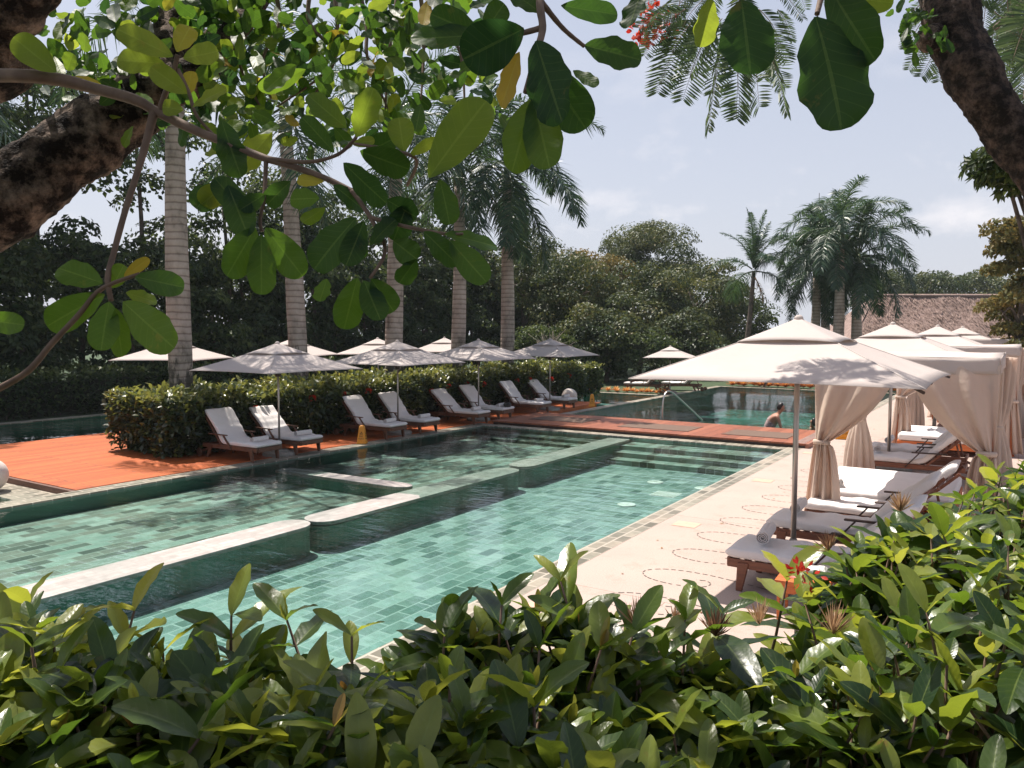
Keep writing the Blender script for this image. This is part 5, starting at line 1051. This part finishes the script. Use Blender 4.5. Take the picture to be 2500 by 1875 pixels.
# ================================================================== NEAR BUSH (flowering shrub in front of the viewpoint)
nb = empty('ixora_bush', tuple(AB(1.7, .4, 1.35)), 0, 'broad flowering bush with glossy leaves filling the front of the view', 'bush'); N0 = np.array(nb.location)
rng = np.random.default_rng(44)
pxs = np.array([-500, 0, 300, 625, 900, 1250, 1500, 1750, 1900, 2050, 2200, 2350, 2500, 2900]); edg = np.array([1.55, 1.5, 1.42, 1.42, 1.42, 1.5, 1.5, 1.62, 1.8, 2.05, 2.4, 2.9, 3.3, 3.6])
topz = np.array([2.08, 2.08, 2.08, 2.12, 2.105, 2.09, 2.05, 1.965, 1.94, 1.99, 2.06, 2.10, 2.11, 2.12])
B, D, N, L, W, V, K = [], [], [], [], [], [], []; stm = MB(); buds = []
def shoot(a, b, z, big=1.0, nw=3, hi=False, yl=0.0):
    base = AB(a, b, z); ph = rng.uniform(0, 2 * PI); ln = nrm(np.array([rng.normal(0, .22), rng.normal(0, .22), 1.0]))
    stm.tube(np.array([base - ln * .30, base - ln * .14 + rng.normal(0, .006, 3), base]) - N0, [.0042, .0036, .0022], 5)
    for k in range(nw):
        o_ = base - ln * (.045 * k * big)
        for j in range(2):
            th = ph + k * PI / 2 + j * PI + rng.normal(0, .25); el = [.85, .38, .05, -.25][k] + rng.normal(0, .22)
            d = np.array([math.cos(th) * math.cos(el), math.sin(th) * math.cos(el), math.sin(el)]); n_ = nrm(np.array([-math.cos(th) * math.sin(el), -math.sin(th) * math.sin(el), math.cos(el)]) + rng.normal(0, .22, 3))
            l = rng.uniform(.07, .155) * big * [.72, 1.05, 1.15, 1.0][k]
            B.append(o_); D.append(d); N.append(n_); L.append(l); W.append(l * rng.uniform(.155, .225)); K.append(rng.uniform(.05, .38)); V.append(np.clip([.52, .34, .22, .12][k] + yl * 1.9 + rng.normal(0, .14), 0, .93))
    if rng.random() < .09:             # young reddish leaf pair at the tip
        for j in range(2):
            d = nrm(ln + rng.normal(0, .18, 3)); B.append(base); D.append(d); N.append(nrm(rng.normal(size=3))); L.append(rng.uniform(.03, .06)); W.append(.007); K.append(.05); V.append(rng.uniform(.93, 1.0))
cnt = 0
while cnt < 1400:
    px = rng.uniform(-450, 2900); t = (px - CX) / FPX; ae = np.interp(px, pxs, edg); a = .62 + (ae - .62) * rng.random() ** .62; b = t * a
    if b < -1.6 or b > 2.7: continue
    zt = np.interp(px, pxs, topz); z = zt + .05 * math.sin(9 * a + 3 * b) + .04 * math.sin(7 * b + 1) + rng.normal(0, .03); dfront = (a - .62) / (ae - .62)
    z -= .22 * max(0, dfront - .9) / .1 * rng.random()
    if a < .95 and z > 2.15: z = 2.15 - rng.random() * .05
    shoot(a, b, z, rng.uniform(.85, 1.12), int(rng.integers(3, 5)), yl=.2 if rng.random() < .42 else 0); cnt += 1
for x, y, d, yl in ((62, 1235, 1.45, .2), (290, 1245, 1.4, .3), (130, 1310, 1.4, .2), (500, 1255, 1.4, .1), (620, 1265, 1.38, .0), (760, 1300, 1.35, .2), (960, 1300, 1.35, .05), (1165, 1330, 1.35, .05), (1255, 1300, 1.45, .1), (1480, 1215, 1.55, .05), (1560, 1200, 1.6, .0),
                    (1740, 1180, 1.75, .1), (1850, 1110, 1.9, .1), (1990, 1080, 2.1, .2), (2120, 1060, 2.4, .1), (2190, 1010, 2.7, .0), (2060, 1130, 2.2, .1), (1700, 1130, 1.75, .25)):
    p = DT(x, y + (75 if x < 1300 else 125), d); b_ = float(np.dot(p, RT)); a_ = float(np.dot(p, FW)); shoot(a_, b_, p[2], 1.1, 3, True, yl)
for i in range(4200):                  # inner leaves, coloured darker to deepen the shade between shoots
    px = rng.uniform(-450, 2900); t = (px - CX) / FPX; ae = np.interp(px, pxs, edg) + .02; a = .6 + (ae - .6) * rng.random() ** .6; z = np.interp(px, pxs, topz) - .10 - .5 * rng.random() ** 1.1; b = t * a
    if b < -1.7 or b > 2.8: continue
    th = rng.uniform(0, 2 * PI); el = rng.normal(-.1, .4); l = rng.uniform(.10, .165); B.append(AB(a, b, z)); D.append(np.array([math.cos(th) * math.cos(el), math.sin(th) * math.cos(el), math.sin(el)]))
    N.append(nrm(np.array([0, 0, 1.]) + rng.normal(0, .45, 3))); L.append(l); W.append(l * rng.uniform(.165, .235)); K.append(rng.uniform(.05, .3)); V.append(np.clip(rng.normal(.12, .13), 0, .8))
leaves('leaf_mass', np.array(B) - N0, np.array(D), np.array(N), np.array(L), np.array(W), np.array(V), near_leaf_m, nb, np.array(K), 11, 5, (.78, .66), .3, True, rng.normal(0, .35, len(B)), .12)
stm.build('stems', twig_m, nb, True)
# bud clusters: fans of thin tubes
def bud_cluster(x, y, d, n, ln, v0, name='bud_cluster', mat=bud_m, spread=.75):
    p = DT(x, y, d) - N0; q = nrm(rng.normal(size=(n, 3)) * spread * .48 + np.array([0, 0, 1.])); l = ln * rng.uniform(.6, 1.1, n)
    o = leaves(name, np.zeros((n, 3)), q, nrm(rng.normal(size=(n, 3))), l, .0015, np.clip(rng.normal(v0, .2, n), 0, 1), mat, nb, .05, 4, 3, (.15, .12), .9); o.location = p; return o
bud_cluster(1375, 1355, 1.5, 50, .058, .45); bud_cluster(1545, 1375, 1.5, 56, .06, .25); bud_cluster(1800, 1370, 1.6, 44, .07, .8); bud_cluster(1640, 1350, 1.65, 30, .06, .85); bud_cluster(1870, 1480, 1.5, 40, .06, .7)
bud_cluster(1945, 1105, 2.05, 60, .055, .8); bud_cluster(1790, 1190, 1.72, 50, .045, .3); bud_cluster(2075, 1540, 1.5, 30, .05, .6); bud_cluster(1460, 1350, 1.6, 24, .05, .6)
p = DT(1735, 1240, 1.7) - N0; n = 34; d = nrm(rng.normal(size=(n, 3)) + [0, 0, .3]); fo = leaves('red_flower', d * .014 + rng.normal(0, .008, (n, 3)), d, nrm(rng.normal(size=(n, 3))), .017, .004, rng.random(n) * .5, red_m, nb, .1, 4, 3, (.5, .4)); fo.location = p

# ================================================================== SWIMMERS
def skin_body(name, J, E, mat, par, lev=2, loc=None):
    me = bpy.data.meshes.new(name); me.from_pydata([j[:3] for j in J], E, []); o = bpy.data.objects.new(name, me); C.objects.link(o); me.materials.append(mat)
    md = o.modifiers.new('skin', 'SKIN'); md.use_smooth_shade = True
    for v, j in zip(me.skin_vertices[0].data, J): v.radius = (j[3], j[4] if len(j) > 4 else j[3])
    me.skin_vertices[0].data[0].use_root = True
    sb = o.modifiers.new('sub', 'SUBSURF'); sb.levels = lev; sb.render_levels = lev
    if par: o.parent = par
    return o
pz = -.98
ps = empty('person', (-5.95, 22.3, pz), 0, 'swimmer with short wet dark hair leaning forward in a patterned swimsuit, hand at the hip', 'person')
# local frame: +x towards the swimmer's front
J = [(0, 0, .84, .135, .165), (.02, 0, 1.0, .115, .15), (.10, 0, 1.16, .125, .165), (.20, 0, 1.30, .11, .17), (.25, 0, 1.365, .062), (.285, 0, 1.405, .052), (.335, 0, 1.465, .08, .072), (.36, 0, 1.555, .092, .084), (.335, 0, 1.62, .074, .068),
     (0, .10, .72, .085), (.02, .11, .42, .062), (-.02, .11, .10, .045), (.10, .11, .03, .035), (0, -.10, .72, .085), (.02, -.11, .42, .062), (-.02, -.11, .10, .045), (.10, -.11, .03, .035),
     (.20, .19, 1.31, .055), (.10, .30, 1.10, .042), (.19, .24, .90, .032), (.20, .19, .84, .03), (.22, -.19, 1.30, .055), (.30, -.22, 1.05, .042), (.36, -.20, .82, .032), (.37, -.20, .75, .03), (.42, 0, 1.52, .02)]
E_ = [(0,1),(1,2),(2,3),(3,4),(4,5),(5,6),(6,7),(7,8),(0,9),(9,10),(10,11),(11,12),(0,13),(13,14),(14,15),(15,16),(3,17),(17,18),(18,19),(19,20),(3,21),(21,22),(22,23),(23,24),(6,25)]
for hb, (ox, oy, oz), dr in ((20, (.20, .19, .84), (.3, -.5, -.8)), (24, (.37, -.20, .75), (.2, 0, -1))):
    dr = nrm(np.array(dr)); sdv = nrm(np.cross(dr, [0, 1, .3]))
    for k in range(5):
        l = [.075, .085, .08, .065, .05][k]; off = (k - 1.5) * .016; p1 = np.array([ox, oy, oz]) + sdv * off + dr * .05; p2 = p1 + dr * l * .55 + sdv * (off * .2) if k < 4 else np.array([ox, oy, oz]) + sdv * .045 + dr * .04
        p3 = p2 + dr * l * .45 + np.array([-.01, 0, 0]); i0 = len(J); J += [(*p1, .011), (*p2, .009), (*p3, .007)]; E_ += [(hb, i0), (i0, i0+1), (i0+1, i0+2)]
skin_body('body', J, E_, skin_m, ps)
ps.rotation_euler = (0, 0, .35)
skin_body('swimsuit', [(0, 0, .82, .147, .178), (.02, 0, 1.0, .126, .161), (.10, 0, 1.16, .136, .175), (.185, 0, 1.27, .119, .174)], [(0,1),(1,2),(2,3)], suit_m, ps)
def face(par, c, s, fwd, up, mat_d=hair_m):
    f_ = nrm(np.array(fwd)); u_ = nrm(np.array(up) - f_ * np.dot(up, f_)); s_ = np.cross(u_, f_); c = np.array(c)
    def ell(name, at, r, mat):
        me = bpy.data.meshes.new(name); bm = bmesh.new(); bmesh.ops.create_uvsphere(bm, u_segments=14, v_segments=10, radius=1); bm.to_mesh(me); bm.free(); o = obj(name, me, mat, par)
        o.location = at; o.scale = r; return o
    for q in (-1, 1):
        ell('eye', c + f_ * .078 * s + s_ * .030 * q * s + u_ * .01 * s, (.011 * s,) * 3, simple('eye_%d' % q, (.6, .55, .5), (.05, .03, .02), 3, .3)); ell('ear', c - f_ * .005 * s + s_ * .080 * q * s, (.02 * s, .012 * s, .03 * s), skin_m)
    ell('mouth', c + f_ * .075 * s - u_ * .045 * s, (.012 * s, .024 * s, .008 * s), simple('lip', (.35, .11, .09), None, 3)); ell('nose', c + f_ * .088 * s - u_ * .012 * s, (.014 * s, .011 * s, .018 * s), skin_m)
face(ps, (.35, 0, 1.51), 1.0, (1, 0, -.28), (0, 0, 1))
hr_ = skin_body('hair', [(.265, 0, 1.46, .066, .08), (.285, 0, 1.555, .092, .098), (.335, 0, 1.625, .092, .094), (.395, 0, 1.615, .06, .074)], [(0,1),(1,2),(2,3)], hair_m, ps)
p2 = empty('person', (-4.95, 23.2, -1.3), 0, 'dark haired swimmer with only head and shoulders above the water, face turned up', 'person')
skin_body('body', [(0, 0, .80, .12, .15), (0, 0, 1.05, .11, .145), (.02, 0, 1.20, .09, .15), (.03, 0, 1.27, .055), (.02, 0, 1.33, .05), (-.01, 0, 1.42, .085, .08), (-.03, 0, 1.49, .075), (.03, .20, 1.18, .05), (.12, .30, .98, .04), (.28, .28, 1.0, .032), (.03, -.20, 1.18, .05), (.12, -.30, .98, .04), (.28, -.28, 1.0, .032), (0, .1, .5, .07), (0, -.1, .5, .07)],
          [(0,1),(1,2),(2,3),(3,4),(4,5),(5,6),(2,7),(7,8),(8,9),(2,10),(10,11),(11,12),(0,13),(0,14)], skin_m, p2); p2.rotation_euler = (0, 0, 2.6)
face(p2, (0, 0, 1.43), 1.0, (1, 0, .35), (-.3, 0, 1)); skin_body('hair', [(-.07, 0, 1.30, .07, .08), (-.075, 0, 1.40, .085, .09), (-.055, 0, 1.49, .085, .085), (.0, 0, 1.515, .05, .06)], [(0,1),(1,2),(2,3)], hair_m, p2)
